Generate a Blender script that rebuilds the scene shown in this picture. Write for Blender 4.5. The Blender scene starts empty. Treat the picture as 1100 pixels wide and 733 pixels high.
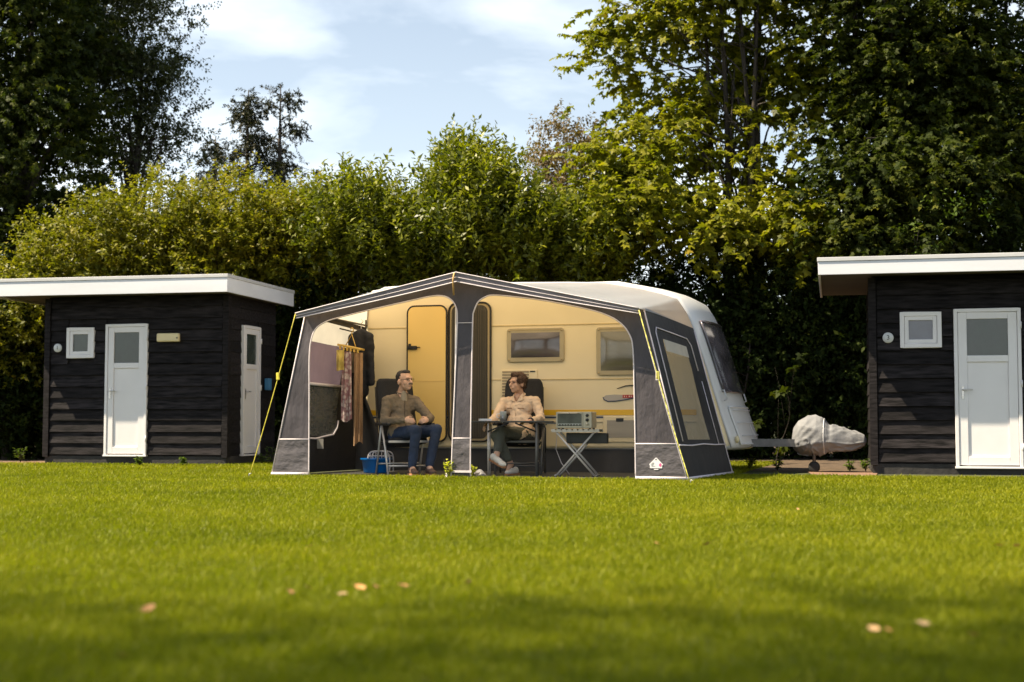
import bpy, bmesh, math, random
import numpy as np
from mathutils import Vector, Matrix

random.seed(7)
sc = bpy.context.scene
col = sc.collection
R = math.radians
FPX = 1494.0
PITCH = math.atan(87 / FPX)
CAM = Vector((0, 0, 0.68))

# ------------------------------------------------------------------ camera maths: pixel of the photo (1100 wide) + real distance -> point
def ray(px, py):
    xc = (px - 550) / FPX; yc = (366.5 - py) / FPX
    c, s = math.cos(PITCH), math.sin(PITCH)
    return Vector((xc, c - yc * s, s + yc * c))
def at(px, py, Y):
    d = ray(px, py); return CAM + d * (Y / d.y)
def ground(px, py, z=0.0):
    d = ray(px, py); return CAM + d * ((z - CAM.z) / d.z)
def project(p):
    q = Vector(p) - CAM; c, s = math.cos(PITCH), math.sin(PITCH)
    f = q.y * c + q.z * s; u = -q.y * s + q.z * c
    return (550 + FPX * q.x / f, 366.5 - FPX * u / f)

class Frame:
    def __init__(s, O, deg):
        a = R(deg); s.O = Vector((O[0], O[1], O[2] if len(O) > 2 else 0)); s.rz = -a
        s.t = Vector((math.cos(a), -math.sin(a), 0)); s.b = Vector((math.sin(a), math.cos(a), 0))
    def w(s, u, v, z): return s.O + s.t * u + s.b * v + Vector((0, 0, z))
    def l(s, p):
        d = Vector(p) - s.O; return Vector((d.dot(s.t), d.dot(s.b), d.z))
    def px(s, px, py, v=0.0):                     # plane v = const
        d = ray(px, py); k = (s.O + s.b * v - CAM).dot(s.b) / d.dot(s.b)
        return s.l(CAM + d * k)
    def pu(s, px, py, u=0.0):                     # plane u = const
        d = ray(px, py); k = (s.O + s.t * u - CAM).dot(s.t) / d.dot(s.t)
        return s.l(CAM + d * k)

# ------------------------------------------------------------------ materials
def newmat(name):
    m = bpy.data.materials.new(name); m.use_nodes = True
    nt = m.node_tree; b = nt.nodes['Principled BSDF']
    return m, nt, b
def N(nt, t, **kw):
    n = nt.nodes.new(t)
    for k, v in kw.items(): setattr(n, k, v)
    return n
def pbr(name, c, rough=.6, metal=0, var=.12, scale=6, bump=.0, bscale=40, spec=.5, stretch=(1, 1, 1), trans=0, rv=.12, detail=5, island=0, bdist=.02, tcol=None):
    m, nt, b = newmat(name); L = nt.links.new
    tc = N(nt, 'ShaderNodeTexCoord'); mp = N(nt, 'ShaderNodeMapping'); mp.inputs['Scale'].default_value = stretch
    L(tc.outputs['Object'], mp.inputs['Vector'])
    nz = N(nt, 'ShaderNodeTexNoise'); nz.inputs['Scale'].default_value = scale; nz.inputs['Detail'].default_value = detail
    L(mp.outputs[0], nz.inputs['Vector'])
    rp = N(nt, 'ShaderNodeMapRange'); rp.inputs['From Min'].default_value = .3; rp.inputs['From Max'].default_value = .7
    rp.inputs['To Min'].default_value = 1 - var; rp.inputs['To Max'].default_value = 1 + var
    L(nz.outputs['Fac'], rp.inputs['Value'])
    mul = N(nt, 'ShaderNodeVectorMath', operation='SCALE'); mul.inputs[0].default_value = c[:3]
    if island:
        g = N(nt, 'ShaderNodeNewGeometry'); r2 = N(nt, 'ShaderNodeMapRange')
        r2.inputs['To Min'].default_value = 1 - island; r2.inputs['To Max'].default_value = 1 + island
        L(g.outputs['Random Per Island'], r2.inputs['Value'])
        mm = N(nt, 'ShaderNodeMath', operation='MULTIPLY'); L(rp.outputs[0], mm.inputs[0]); L(r2.outputs[0], mm.inputs[1]); L(mm.outputs[0], mul.inputs['Scale'])
    else:
        L(rp.outputs[0], mul.inputs['Scale'])
    L(mul.outputs[0], b.inputs['Base Color'])
    rr = N(nt, 'ShaderNodeMapRange'); rr.inputs['To Min'].default_value = max(.03, rough - rv); rr.inputs['To Max'].default_value = min(1, rough + rv)
    L(nz.outputs['Fac'], rr.inputs['Value']); L(rr.outputs[0], b.inputs['Roughness'])
    b.inputs['Metallic'].default_value = metal; b.inputs['Specular IOR Level'].default_value = spec
    if bump:
        n2 = N(nt, 'ShaderNodeTexNoise'); n2.inputs['Scale'].default_value = bscale; n2.inputs['Detail'].default_value = 4
        L(mp.outputs[0], n2.inputs['Vector'])
        bp = N(nt, 'ShaderNodeBump'); bp.inputs['Strength'].default_value = min(1, bump); bp.inputs['Distance'].default_value = bdist
        L(n2.outputs['Fac'], bp.inputs['Height']); L(bp.outputs[0], b.inputs['Normal'])
    if trans:
        out = nt.nodes['Material Output']; tr = N(nt, 'ShaderNodeBsdfTranslucent'); mx = N(nt, 'ShaderNodeMixShader')
        (L(mul.outputs[0], tr.inputs['Color']) if tcol is None else setattr(tr.inputs['Color'], 'default_value', (*tcol, 1))); mx.inputs[0].default_value = trans
        L(b.outputs[0], mx.inputs[1]); L(tr.outputs[0], mx.inputs[2]); L(mx.outputs[0], out.inputs['Surface'])
    return m

def leafmat(name, cols, trans=.35, rough=.42, spec=.35, clump=.9, pos=None):
    """cols: list of rgb picked per leaf, with a slow change from clump to clump"""
    m, nt, b = newmat(name); L = nt.links.new
    g = N(nt, 'ShaderNodeNewGeometry'); tc = N(nt, 'ShaderNodeTexCoord')
    nz = N(nt, 'ShaderNodeTexNoise'); nz.inputs['Scale'].default_value = clump; nz.inputs['Detail'].default_value = 2
    L(tc.outputs['Object'], nz.inputs['Vector'])
    m1 = N(nt, 'ShaderNodeMath', operation='MULTIPLY_ADD'); m1.inputs[1].default_value = .55
    L(g.outputs['Random Per Island'], m1.inputs[0])
    m2 = N(nt, 'ShaderNodeMapRange'); m2.inputs['From Min'].default_value = .3; m2.inputs['From Max'].default_value = .7
    m2.inputs['To Min'].default_value = 0; m2.inputs['To Max'].default_value = .45
    L(nz.outputs['Fac'], m2.inputs['Value']); L(m2.outputs[0], m1.inputs[2])
    cr = N(nt, 'ShaderNodeValToRGB'); el = cr.color_ramp.elements
    for i, c in enumerate(cols):
        p = pos[i] if pos else i / (len(cols) - 1)
        if 0 < i < len(cols) - 1: el.new(p)
    for i, c in enumerate(cols): el[i].color = (*c, 1)
    L(m1.outputs[0], cr.inputs[0]); L(cr.outputs[0], b.inputs['Base Color'])
    b.inputs['Roughness'].default_value = rough; b.inputs['Specular IOR Level'].default_value = spec
    tr = N(nt, 'ShaderNodeBsdfTranslucent'); hs = N(nt, 'ShaderNodeMix', data_type='RGBA', blend_type='MULTIPLY')
    hs.inputs[0].default_value = 1; hs.inputs[7].default_value = (1.15, 1.3, .45, 1)
    L(cr.outputs[0], hs.inputs[6]); L(hs.outputs[2], tr.inputs['Color'])
    mx = N(nt, 'ShaderNodeMixShader'); mx.inputs[0].default_value = trans
    L(b.outputs[0], mx.inputs[1]); L(tr.outputs[0], mx.inputs[2]); L(mx.outputs[0], nt.nodes['Material Output'].inputs['Surface'])
    return m

def clearmat(name, tint=(.9, .9, .88), alpha=.78, rough=.08):
    m, nt, b = newmat(name); L = nt.links.new
    t = N(nt, 'ShaderNodeBsdfTransparent'); t.inputs[0].default_value = (*tint, 1)
    b.inputs['Base Color'].default_value = (.35, .35, .34, 1); b.inputs['Roughness'].default_value = rough; b.inputs['Specular IOR Level'].default_value = .6
    tc = N(nt, 'ShaderNodeTexCoord'); nz = N(nt, 'ShaderNodeTexNoise'); nz.inputs['Scale'].default_value = 5; L(tc.outputs['Object'], nz.inputs['Vector'])
    bp = N(nt, 'ShaderNodeBump'); bp.inputs['Strength'].default_value = .5; bp.inputs['Distance'].default_value = .05
    L(nz.outputs['Fac'], bp.inputs['Height']); L(bp.outputs[0], b.inputs['Normal'])
    mx = N(nt, 'ShaderNodeMixShader'); mx.inputs[0].default_value = alpha
    L(b.outputs[0], mx.inputs[1]); L(t.outputs[0], mx.inputs[2]); L(mx.outputs[0], nt.nodes['Material Output'].inputs['Surface'])
    return m

M = dict(
    wood=pbr('black_stained_wood', (.0155, .0132, .0142), .8, var=.9, scale=3.2, bump=.3, bscale=14, stretch=(1.2, 6, 9), island=.35, spec=.15),
    plinth=pbr('dark_plinth', (.03, .027, .026), .85, var=.4, scale=5, bump=.4, bscale=18),
    white=pbr('white_upvc', (.78, .745, .755), .4, var=.03, scale=2.5, spec=.4),
    fascia=pbr('white_painted_board', (.72, .72, .77), .55, var=.05, scale=1.8, stretch=(.4, 1, 3)),
    edge=pbr('roof_edge_trim', (.55, .54, .55), .4, var=.08, scale=3),
    roofing=pbr('bitumen_roof', (.08, .08, .08), .9, var=.2, scale=3, bump=.3),
    soffit=pbr('soffit_board', (.10, .085, .075), .8, var=.2, scale=2),
    frosted=pbr('frosted_pane', (.05, .062, .055), .16, var=.25, scale=3, spec=.6),
    paleglass=pbr('pale_frosted_pane', (.16, .16, .19), .2, var=.2, scale=3, spec=.6),
    steel=pbr('brushed_steel', (.6, .58, .56), .3, 1, var=.08),
    cream=pbr('cream_plastic', (.75, .62, .36), .45, var=.05, scale=4),
    sign=pbr('sign_enamel', (.62, .62, .62), .35, var=.03),
    ink=pbr('black_ink', (.02, .02, .02), .6),
    caravan=pbr('caravan_paint', (.80, .68, .45), .35, var=.04, scale=1.5, bump=.06, bscale=60, spec=.35),
    caravanfront=pbr('caravan_gelcoat', (.72, .70, .68), .25, var=.05, scale=1.5, spec=.5),
    doorpaint=pbr('caravan_door_paint', (.80, .56, .19), .38, var=.04, scale=1.4, spec=.4),
    doorseal=pbr('rubber_seal', (.018, .016, .014), .6),
    tan=pbr('tan_trim', (.42, .32, .17), .5, var=.1),
    screen=pbr('insect_screen', (.055, .048, .038), .75, var=.35, scale=26, stretch=(1.6, 1, .02)),
    winframe=pbr('window_frame_plastic', (.40, .34, .22), .5, var=.06),
    tinted=pbr('tinted_acrylic', (.085, .075, .085), .12, var=.5, scale=1.8, stretch=(1, 1, 3), spec=.7, rv=.02),
    palepane=pbr('acrylic_with_blind', (.17, .165, .135), .14, var=.4, scale=1.3, stretch=(.6, 1, 2.4), spec=.7, rv=.02),
    yellow=pbr('yellow_stripe', (.78, .46, .02), .4, var=.03),
    blue=pbr('dark_blue_stripe', (.03, .05, .11), .4),
    greydecal=pbr('grey_decal', (.42, .38, .34), .4, var=.05),
    red=pbr('red_decal', (.38, .035, .025), .4),
    skirt=pbr('grey_skirt_fabric', (.055, .053, .055), .7, var=.2, scale=3, bump=.5, bscale=5),
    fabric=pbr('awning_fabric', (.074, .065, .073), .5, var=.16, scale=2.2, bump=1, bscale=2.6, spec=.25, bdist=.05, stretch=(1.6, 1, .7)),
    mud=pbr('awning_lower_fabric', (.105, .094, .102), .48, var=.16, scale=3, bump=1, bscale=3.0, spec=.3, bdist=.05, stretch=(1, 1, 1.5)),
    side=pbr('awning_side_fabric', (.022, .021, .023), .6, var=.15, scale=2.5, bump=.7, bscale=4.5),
    roof=pbr('awning_roof_fabric', (.60, .62, .67), .5, var=.05, scale=1.6, bump=.6, bscale=3, tcol=(.80, .68, .52), trans=.60, spec=.3),
    valance=pbr('valance_fabric', (.19, .165, .19), .5, var=.2, scale=4, bump=.4, bscale=6),
    piping=pbr('white_piping', (.70, .62, .64), .5, var=.1, scale=9),
    blind=pbr('mauve_blind_fabric', (.16, .115, .14), .75, var=.1, scale=3, bump=.5, bscale=6, trans=.3),
    paleband=pbr('pale_band_fabric', (.66, .62, .55), .6, var=.06, trans=.35),
    vinyl=clearmat('clear_vinyl', (.60, .61, .60), .68, .12),
    rope=pbr('yellow_guy_rope', (.62, .52, .05), .6, var=.3, scale=22),
    ropedark=pbr('flecked_guy_rope', (.55, .50, .10), .6, var=.75, scale=30),
    strap=pbr('orange_strap', (.62, .38, .14), .7),
    sheet=pbr('groundsheet', (.07, .068, .066), .8, var=.2, scale=5, bump=.3),
    cover=pbr('grey_cover_fabric', (.20, .198, .205), .66, var=.14, scale=6, bump=.35, bscale=16, spec=.25),
    galv=pbr('galvanised_steel', (.13, .125, .125), .55, .5, var=.2, scale=12),
    rubber=pbr('black_rubber', (.015, .015, .015), .8),
    black=pbr('black_padded_fabric', (.010, .010, .012), .8, var=.25, scale=14, bump=.3, bscale=30),
    blackplastic=pbr('black_plastic', (.012, .012, .013), .4),
    alu=pbr('pale_aluminium', (.62, .58, .55), .38, .35, var=.06),
    darkalu=pbr('dark_grey_tube', (.14, .135, .13), .45, .3, var=.1),
    basin=pbr('blue_plastic', (.005, .17, .55), .35, var=.05),
    rack=pbr('white_wire', (.78, .70, .68), .4, var=.05),
    ovensteel=pbr('oven_enamel', (.46, .42, .33), .32, .25, var=.06),
    ovenglass=pbr('oven_glass', (.055, .062, .045), .1, var=.4, scale=8, spec=.7),
    grille=pbr('pale_table_slats', (.52, .48, .42), .5, var=.1),
    darktop=pbr('dark_table_top', (.05, .048, .046), .5),
    white2=pbr('white_ceramic', (.85, .84, .85), .35),
    lilac=pbr('lilac_print', (.62, .62, .74), .4),
    skin=pbr('skin', (.66, .395, .275), .5, var=.1, scale=14, spec=.35),
    hairdark=pbr('dark_grey_hair', (.028, .024, .024), .6, var=.5, scale=60, bump=.6, bscale=90),
    hairbrown=pbr('brown_hair', (.075, .034, .018), .55, var=.5, scale=50, bump=.7, bscale=70),
    olive=pbr('olive_shirt', (.18, .135, .09), .85, var=.12, scale=9, bump=.8, bscale=9),
    tee=pbr('grey_tshirt', (.36, .30, .22), .85),
    denim=pbr('blue_denim', (.022, .036, .075), .85, var=.25, scale=12, bump=.7, bscale=11),
    brownshoe=pbr('brown_shoe', (.13, .075, .055), .6, var=.2),
    blouse=pbr('peach_blouse', (.74, .55, .39), .85, var=.1, scale=8, bump=.8, bscale=10),
    greytrouser=pbr('grey_green_trousers', (.10, .10, .078), .85, var=.15, scale=10, bump=.7, bscale=11),
    whiteshoe=pbr('white_shoe', (.72, .67, .60), .6, var=.06),
    tansole=pbr('tan_sole', (.40, .19, .09), .7),
    moustache=pbr('grey_moustache', (.13, .11, .085), .8),
    hanger=pbr('yellow_hanger_plastic', (.70, .45, .10), .45),
    clothyellow=pbr('pale_yellow_cloth', (.72, .56, .16), .85, bump=.6, bscale=12, trans=.2),
    clothtan=pbr('tan_towel', (.46, .27, .14), .9, bump=.7, bscale=18, var=.15, trans=.15),
    clothgrey=pbr('grey_brown_cloth', (.20, .15, .10), .9, bump=.6, bscale=14),
    clothblack=pbr('black_jacket', (.012, .012, .016), .85, bump=.7, bscale=8),
    stem=pbr('bark', (.040, .031, .024), .9, var=.35, scale=7, bump=.8, bscale=14, stretch=(1, 1, .3)),
    brick=pbr('brown_brick', (.30, .16, .09), .85, var=.25, scale=9, bump=.5, bscale=30),
    deadleaf=pbr('dry_leaf', (.58, .30, .12), .7, var=.2, scale=30),
)
# patterned cloth
def patterned():
    m, nt, b = newmat('patterned_cloth'); L = nt.links.new
    tc = N(nt, 'ShaderNodeTexCoord'); v = N(nt, 'ShaderNodeTexVoronoi'); v.inputs['Scale'].default_value = 19
    L(tc.outputs['Object'], v.inputs['Vector']); cr = N(nt, 'ShaderNodeValToRGB')
    cr.color_ramp.elements[0].color = (.62, .50, .46, 1); cr.color_ramp.elements[1].color = (.34, .18, .19, 1)
    cr.color_ramp.elements[0].position = .35; cr.color_ramp.elements[1].position = .6
    L(v.outputs['Distance'], cr.inputs[0]); L(cr.outputs[0], b.inputs['Base Color']); b.inputs['Roughness'].default_value = .85
    return m
M['patterned'] = patterned()
m_, n_, b_ = newmat('dry_leaf_mixed'); oi = N(n_, 'ShaderNodeObjectInfo'); cr_ = N(n_, 'ShaderNodeValToRGB')
cr_.color_ramp.elements[0].color = (.30, .15, .06, 1); cr_.color_ramp.elements[1].color = (.62, .40, .20, 1); e_ = cr_.color_ramp.elements.new(.5); e_.color = (.60, .29, .10, 1)
n_.links.new(oi.outputs['Random'], cr_.inputs[0]); n_.links.new(cr_.outputs[0], b_.inputs['Base Color']); b_.inputs['Roughness'].default_value = .75; M['deadleaf'] = m_
M['shirtmark'] = pbr('dark_seam_cloth', (.33, .20, .12), .9)  # darker line colour for the blouse placket and pocket edges

LM = dict(
    hornbeam=leafmat('hornbeam_leaf', [(.064, .076, .008), (.130, .134, .009), (.215, .200, .011), (.330, .262, .015)], .38, .5),
    laurel=leafmat('laurel_leaf', [(.030, .046, .006), (.085, .102, .008), (.190, .198, .010), (.340, .322, .016)], .36, .42, .4),
    maple=leafmat('maple_leaf', [(.043, .056, .007), (.105, .118, .008), (.210, .206, .010), (.290, .262, .016), (.32, .19, .03)], .45, .48, .25, pos=(0, .25, .55, .94, 1)),
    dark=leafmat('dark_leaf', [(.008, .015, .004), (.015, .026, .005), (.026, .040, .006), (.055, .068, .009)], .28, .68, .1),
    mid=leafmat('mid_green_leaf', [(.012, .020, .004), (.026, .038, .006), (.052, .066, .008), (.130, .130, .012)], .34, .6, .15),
    gold=leafmat('golden_hornbeam_leaf', [(.070, .088, .009), (.140, .145, .010), (.220, .200, .012), (.320, .240, .018)], .42, .5, .25),
    grey=leafmat('greyish_leaf', [(.022, .032, .008), (.038, .048, .012), (.055, .062, .016), (.075, .078, .020)], .28, .5),
    russet=leafmat('russet_leaf', [(.07, .06, .02), (.12, .08, .03), (.17, .11, .05), (.13, .13, .03)], .35, .5),
    needle=leafmat('conifer_needle', [(.010, .016, .006), (.020, .026, .008), (.034, .034, .010), (.06, .04, .012)], .15, .6),
    weed=leafmat('weed_leaf', [(.05, .09, .01), (.09, .14, .015), (.14, .17, .02)], .35, .45),
    flower=leafmat('pale_flower_leaf', [(.25, .30, .03), (.45, .45, .05), (.55, .52, .10)], .35, .5),
    grass=leafmat('grass_blade', [(.112, .134, .004), (.184, .204, .005), (.258, .262, .008), (.355, .318, .016)], .42, .5, .2, clump=.55),
)

# ------------------------------------------------------------------ mesh helpers
class MB:
    def __init__(s): s.v = []; s.f = []; s.sm = []
    def add(s, vs, fs, smooth=False):
        o = len(s.v); s.v += [tuple(p) for p in vs]
        for f in fs: s.f.append(tuple(i + o for i in f)); s.sm.append(smooth)
    def box(s, x0, x1, y0, y1, z0, z1, fn=None):
        P = [(x, y, z) for z in (z0, z1) for y in (y0, y1) for x in (x0, x1)]
        if fn: P = [fn(*p) for p in P]
        s.add(P, [(0, 2, 3, 1), (4, 5, 7, 6), (0, 1, 5, 4), (2, 6, 7, 3), (0, 4, 6, 2), (1, 3, 7, 5)]); return s
    def tube(s, pts, r, n=8, closed=False, smooth=True, flat=1.0):
        P = [Vector(p) for p in pts]; k = len(P)
        rr = r if isinstance(r, (list, tuple)) else [r] * k
        up = Vector((0, 0, 1)); rings = []
        nrm = None
        for i in range(k):
            a = P[i - 1] if (i > 0 or closed) else P[i]; b = P[(i + 1) % k] if (i < k - 1 or closed) else P[i]
            t = (b - a)
            t = t.normalized() if t.length > 1e-9 else Vector((0, 0, 1))
            if nrm is None:
                nrm = t.cross(up)
                if nrm.length < .1: nrm = t.cross(Vector((1, 0, 0)))
            nrm = nrm - t * nrm.dot(t)
            if nrm.length < 1e-6: nrm = t.orthogonal()
            nrm.normalize(); bi = t.cross(nrm)
            rings.append([P[i] + (nrm * math.cos(2 * math.pi * j / n) * flat + bi * math.sin(2 * math.pi * j / n)) * rr[i] for j in range(n)])
        vs = [p for rg in rings for p in rg]; fs = []
        for i in range(k if closed else k - 1):
            for j in range(n):
                a = i * n + j; b = i * n + (j + 1) % n; c = ((i + 1) % k) * n
                fs.append((a, b, c + (j + 1) % n, c + j))
        s.add(vs, fs, smooth)
        if not closed:
            s.add(rings[0], [tuple(range(n))[::-1]]); s.add(rings[-1], [tuple(range(n))])
        return s
    def lathe(s, prof, c=(0, 0, 0), n=20, axis='z', smooth=True):
        c = Vector(c); vs = []; fs = []
        for r_, h in prof:
            for j in range(n):
                a = 2 * math.pi * j / n; x, y = r_ * math.cos(a), r_ * math.sin(a)
                p = {'z': (x, y, h), 'y': (x, h, y), 'x': (h, x, y)}[axis]; vs.append(c + Vector(p))
        for i in range(len(prof) - 1):
            for j in range(n): fs.append((i * n + j, i * n + (j + 1) % n, (i + 1) * n + (j + 1) % n, (i + 1) * n + j))
        s.add(vs, fs, smooth); return s
    def grid(s, nu, nv, fn, smooth=True, keep=None):
        vs = [fn(i / nu, j / nv) for j in range(nv + 1) for i in range(nu + 1)]
        fs = [(j * (nu + 1) + i, j * (nu + 1) + i + 1, (j + 1) * (nu + 1) + i + 1, (j + 1) * (nu + 1) + i)
              for j in range(nv) for i in range(nu) if keep is None or keep((i + .5) / nu, (j + .5) / nv)]
        s.add(vs, fs, smooth); return s
    def poly(s, pts, fn, d0, d1):
        """closed outline (2D) -> prism between depth d0 and d1 through fn(a, depth, b)"""
        n = len(pts); vs = [fn(a, d0, b) for a, b in pts] + [fn(a, d1, b) for a, b in pts]
        s.add(vs, [tuple(range(n)), tuple(range(2 * n - 1, n - 1, -1))] + [(i, i + n, (i + 1) % n + n, (i + 1) % n) for i in range(n)]); return s
    def ell(s, c, r, rot=None, n=14):
        c = Vector(c); vs = []; fs = []
        m = rot or Matrix.Identity(3)
        for i in range(n // 2 + 1):
            th = math.pi * i / (n // 2)
            for j in range(n):
                ph = 2 * math.pi * j / n
                vs.append(c + m @ Vector((r[0] * math.sin(th) * math.cos(ph), r[1] * math.sin(th) * math.sin(ph), r[2] * math.cos(th))))
        for i in range(n // 2):
            for j in range(n): fs.append((i * n + j, (i + 1) * n + j, (i + 1) * n + (j + 1) % n, i * n + (j + 1) % n))
        s.add(vs, fs, True); return s
    def build(s, name, mat, parent=None, bevel=0, weld=True):
        me = bpy.data.meshes.new(name); me.from_pydata(s.v, [], s.f)
        me.polygons.foreach_set('use_smooth', s.sm)
        bm = bmesh.new(); bm.from_mesh(me)
        if weld: bmesh.ops.remove_doubles(bm, verts=bm.verts, dist=1e-5)
        bmesh.ops.recalc_face_normals(bm, faces=bm.faces); bm.to_mesh(me); bm.free()
        me.materials.append(mat)
        o = bpy.data.objects.new(name, me); col.objects.link(o)
        if parent: o.parent = parent
        if bevel:
            b = o.modifiers.new('bevel', 'BEVEL'); b.width = bevel; b.segments = 2; b.limit_method = 'ANGLE'; b.angle_limit = R(40)
        return o
    def build_blob(s, name, mat, parent=None, voxel=.009, smooth=3, disp=0, dscale=.08):
        """closed overlapping shapes melted into ONE continuous skin"""
        o = s.build(name, mat, None, weld=True)
        r = o.modifiers.new('r', 'REMESH'); r.mode = 'VOXEL'; r.voxel_size = voxel; r.use_smooth_shade = True
        if smooth:
            q = o.modifiers.new('s', 'SMOOTH'); q.iterations = smooth; q.factor = .5
        if disp:
            tx = bpy.data.textures.new(name + '_folds', 'CLOUDS'); tx.noise_scale = dscale; tx.noise_depth = 2
            d = o.modifiers.new('d', 'DISPLACE'); d.texture = tx; d.strength = disp; d.mid_level = .5; d.texture_coords = 'LOCAL'
        dg = bpy.context.evaluated_depsgraph_get(); dg.update()
        me = bpy.data.meshes.new_from_object(o.evaluated_get(dg)); me.name = name
        old = o.data; o.modifiers.clear(); o.data = me; bpy.data.meshes.remove(old)
        me.materials.clear(); me.materials.append(mat)
        me.polygons.foreach_set('use_smooth', [True] * len(me.polygons))
        if parent: o.parent = parent
        return o
    def cap(s, a, b, ra, rb, n=12):
        a = Vector(a); b = Vector(b); d = b - a; L = d.length; t = d.normalized()
        pts = []; rr = []
        for k in range(5):
            th = math.pi / 2 * (1 - k / 4); pts.append(a - t * ra * math.sin(th)); rr.append(max(1e-4, ra * math.cos(th)))
        for k in range(5):
            th = math.pi / 2 * k / 4; pts.append(b + t * rb * math.sin(th)); rr.append(max(1e-4, rb * math.cos(th)))
        s.tube(pts, rr, n); return s

def tag(o, label=None, cat=None, group=None, kind=None):
    if label: o['label'] = label
    if cat: o['category'] = cat
    if group: o['group'] = group
    if kind: o['kind'] = kind
    return o
def thing(name, label, cat, loc=(0, 0, 0), rz=0, group=None):
    o = bpy.data.objects.new(name, None); col.objects.link(o); o.location = loc; o.rotation_euler = (0, 0, rz); o.empty_display_size = .2
    return tag(o, label, cat, group)
def curve_mesh(name, splines, depth):
    """2D outlines, inner ones become holes -> mesh in (x, y) with thickness"""
    c = bpy.data.curves.new(name, 'CURVE'); c.dimensions = '2D'; c.fill_mode = 'BOTH'; c.extrude = depth
    for pts in splines:
        s = c.splines.new('POLY'); s.points.add(len(pts) - 1); s.use_cyclic_u = True
        for p, q in zip(s.points, pts): p.co = (q[0], q[1], 0, 1)
    o = bpy.data.objects.new(name, c); col.objects.link(o)
    dg = bpy.context.evaluated_depsgraph_get(); dg.update()
    me = bpy.data.meshes.new_from_object(o.evaluated_get(dg)); bpy.data.objects.remove(o); bpy.data.curves.remove(c)
    return me
def text_mesh(name, txt, size, mat, parent, M4):
    c = bpy.data.curves.new(name, 'FONT'); c.body = txt; c.size = size; c.extrude = .001; c.align_x = 'CENTER'; c.align_y = 'CENTER'
    o = bpy.data.objects.new(name, c); col.objects.link(o)
    dg = bpy.context.evaluated_depsgraph_get(); dg.update()
    me = bpy.data.meshes.new_from_object(o.evaluated_get(dg)); bpy.data.objects.remove(o); bpy.data.curves.remove(c)
    me.transform(M4); me.materials.clear(); me.materials.append(mat)
    o = bpy.data.objects.new(name, me); col.objects.link(o); o.parent = parent; return o
def arc_pts(pts, n=6):
    """Catmull-Rom smoothing of an open polyline"""
    P = [Vector(p) for p in pts]; out = []
    for i in range(len(P) - 1):
        p0 = P[max(0, i - 1)]; p1 = P[i]; p2 = P[i + 1]; p3 = P[min(len(P) - 1, i + 2)]
        for k in range(n):
            t = k / n
            out.append(.5 * ((2 * p1) + (p2 - p0) * t + (2 * p0 - 5 * p1 + 4 * p2 - p3) * t * t + (3 * p1 - p0 - 3 * p2 + p3) * t ** 3))
    out.append(P[-1]); return out
def lerp_poly(pts, ts, t):
    t = min(max(t, ts[0]), ts[-1])
    for i in range(len(ts) - 1):
        if t <= ts[i + 1]:
            k = (t - ts[i]) / max(1e-9, ts[i + 1] - ts[i]); return Vector(pts[i]).lerp(Vector(pts[i + 1]), k)
    return Vector(pts[-1])

# ------------------------------------------------------------------ foliage (numpy)
def np_mesh(name, V, F, mat, parent=None, smooth=False):
    me = bpy.data.meshes.new(name); me.vertices.add(len(V)); me.vertices.foreach_set('co', V.astype(np.float32).ravel())
    k = F.shape[1]; me.loops.add(F.size); me.loops.foreach_set('vertex_index', F.astype(np.int32).ravel())
    me.polygons.add(len(F)); me.polygons.foreach_set('loop_start', np.arange(0, F.size, k, dtype=np.int32))
    me.update(calc_edges=True); me.materials.append(mat)
    o = bpy.data.objects.new(name, me); col.objects.link(o)
    if parent: o.parent = parent
    return o
def unit(a): return a / np.maximum(1e-9, np.linalg.norm(a, axis=-1, keepdims=True))
def leaf_geo(P, D, Nn, L, W, lobes=1, fold=.18):
    n = len(P); D = unit(D); Nn = unit(Nn - D * (Nn * D).sum(1, keepdims=True)); B = np.cross(Nn, D)
    L = L[:, None]; W = W[:, None]; Vs = []; 
    if lobes == 1:
        v = np.stack([P, P + D * L * .45 + B * W * .5 + Nn * W * fold, P + D * L - Nn * L * .1, P + D * L * .45 - B * W * .5 + Nn * W * fold], 1)
        return v.reshape(-1, 3), np.arange(n * 4).reshape(n, 4)
    vs = [P]
    for a, k in ((-.95, .8), (0, 1), (.95, .8)):
        d = D * math.cos(a) + B * math.sin(a); b = np.cross(Nn, d); l = L * k
        vs += [P + d * l * .5 + b * W * .26 + Nn * W * .05, P + d * l - Nn * l * .15, P + d * l * .5 - b * W * .26 + Nn * W * .05]
    v = np.stack(vs, 1); f = []
    idx = np.arange(n)[:, None] * 10
    f = np.concatenate([idx + np.array([[0, 1, 2, 3]]), idx + np.array([[0, 4, 5, 6]]), idx + np.array([[0, 7, 8, 9]])], 0)
    return v.reshape(-1, 3), f

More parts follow.
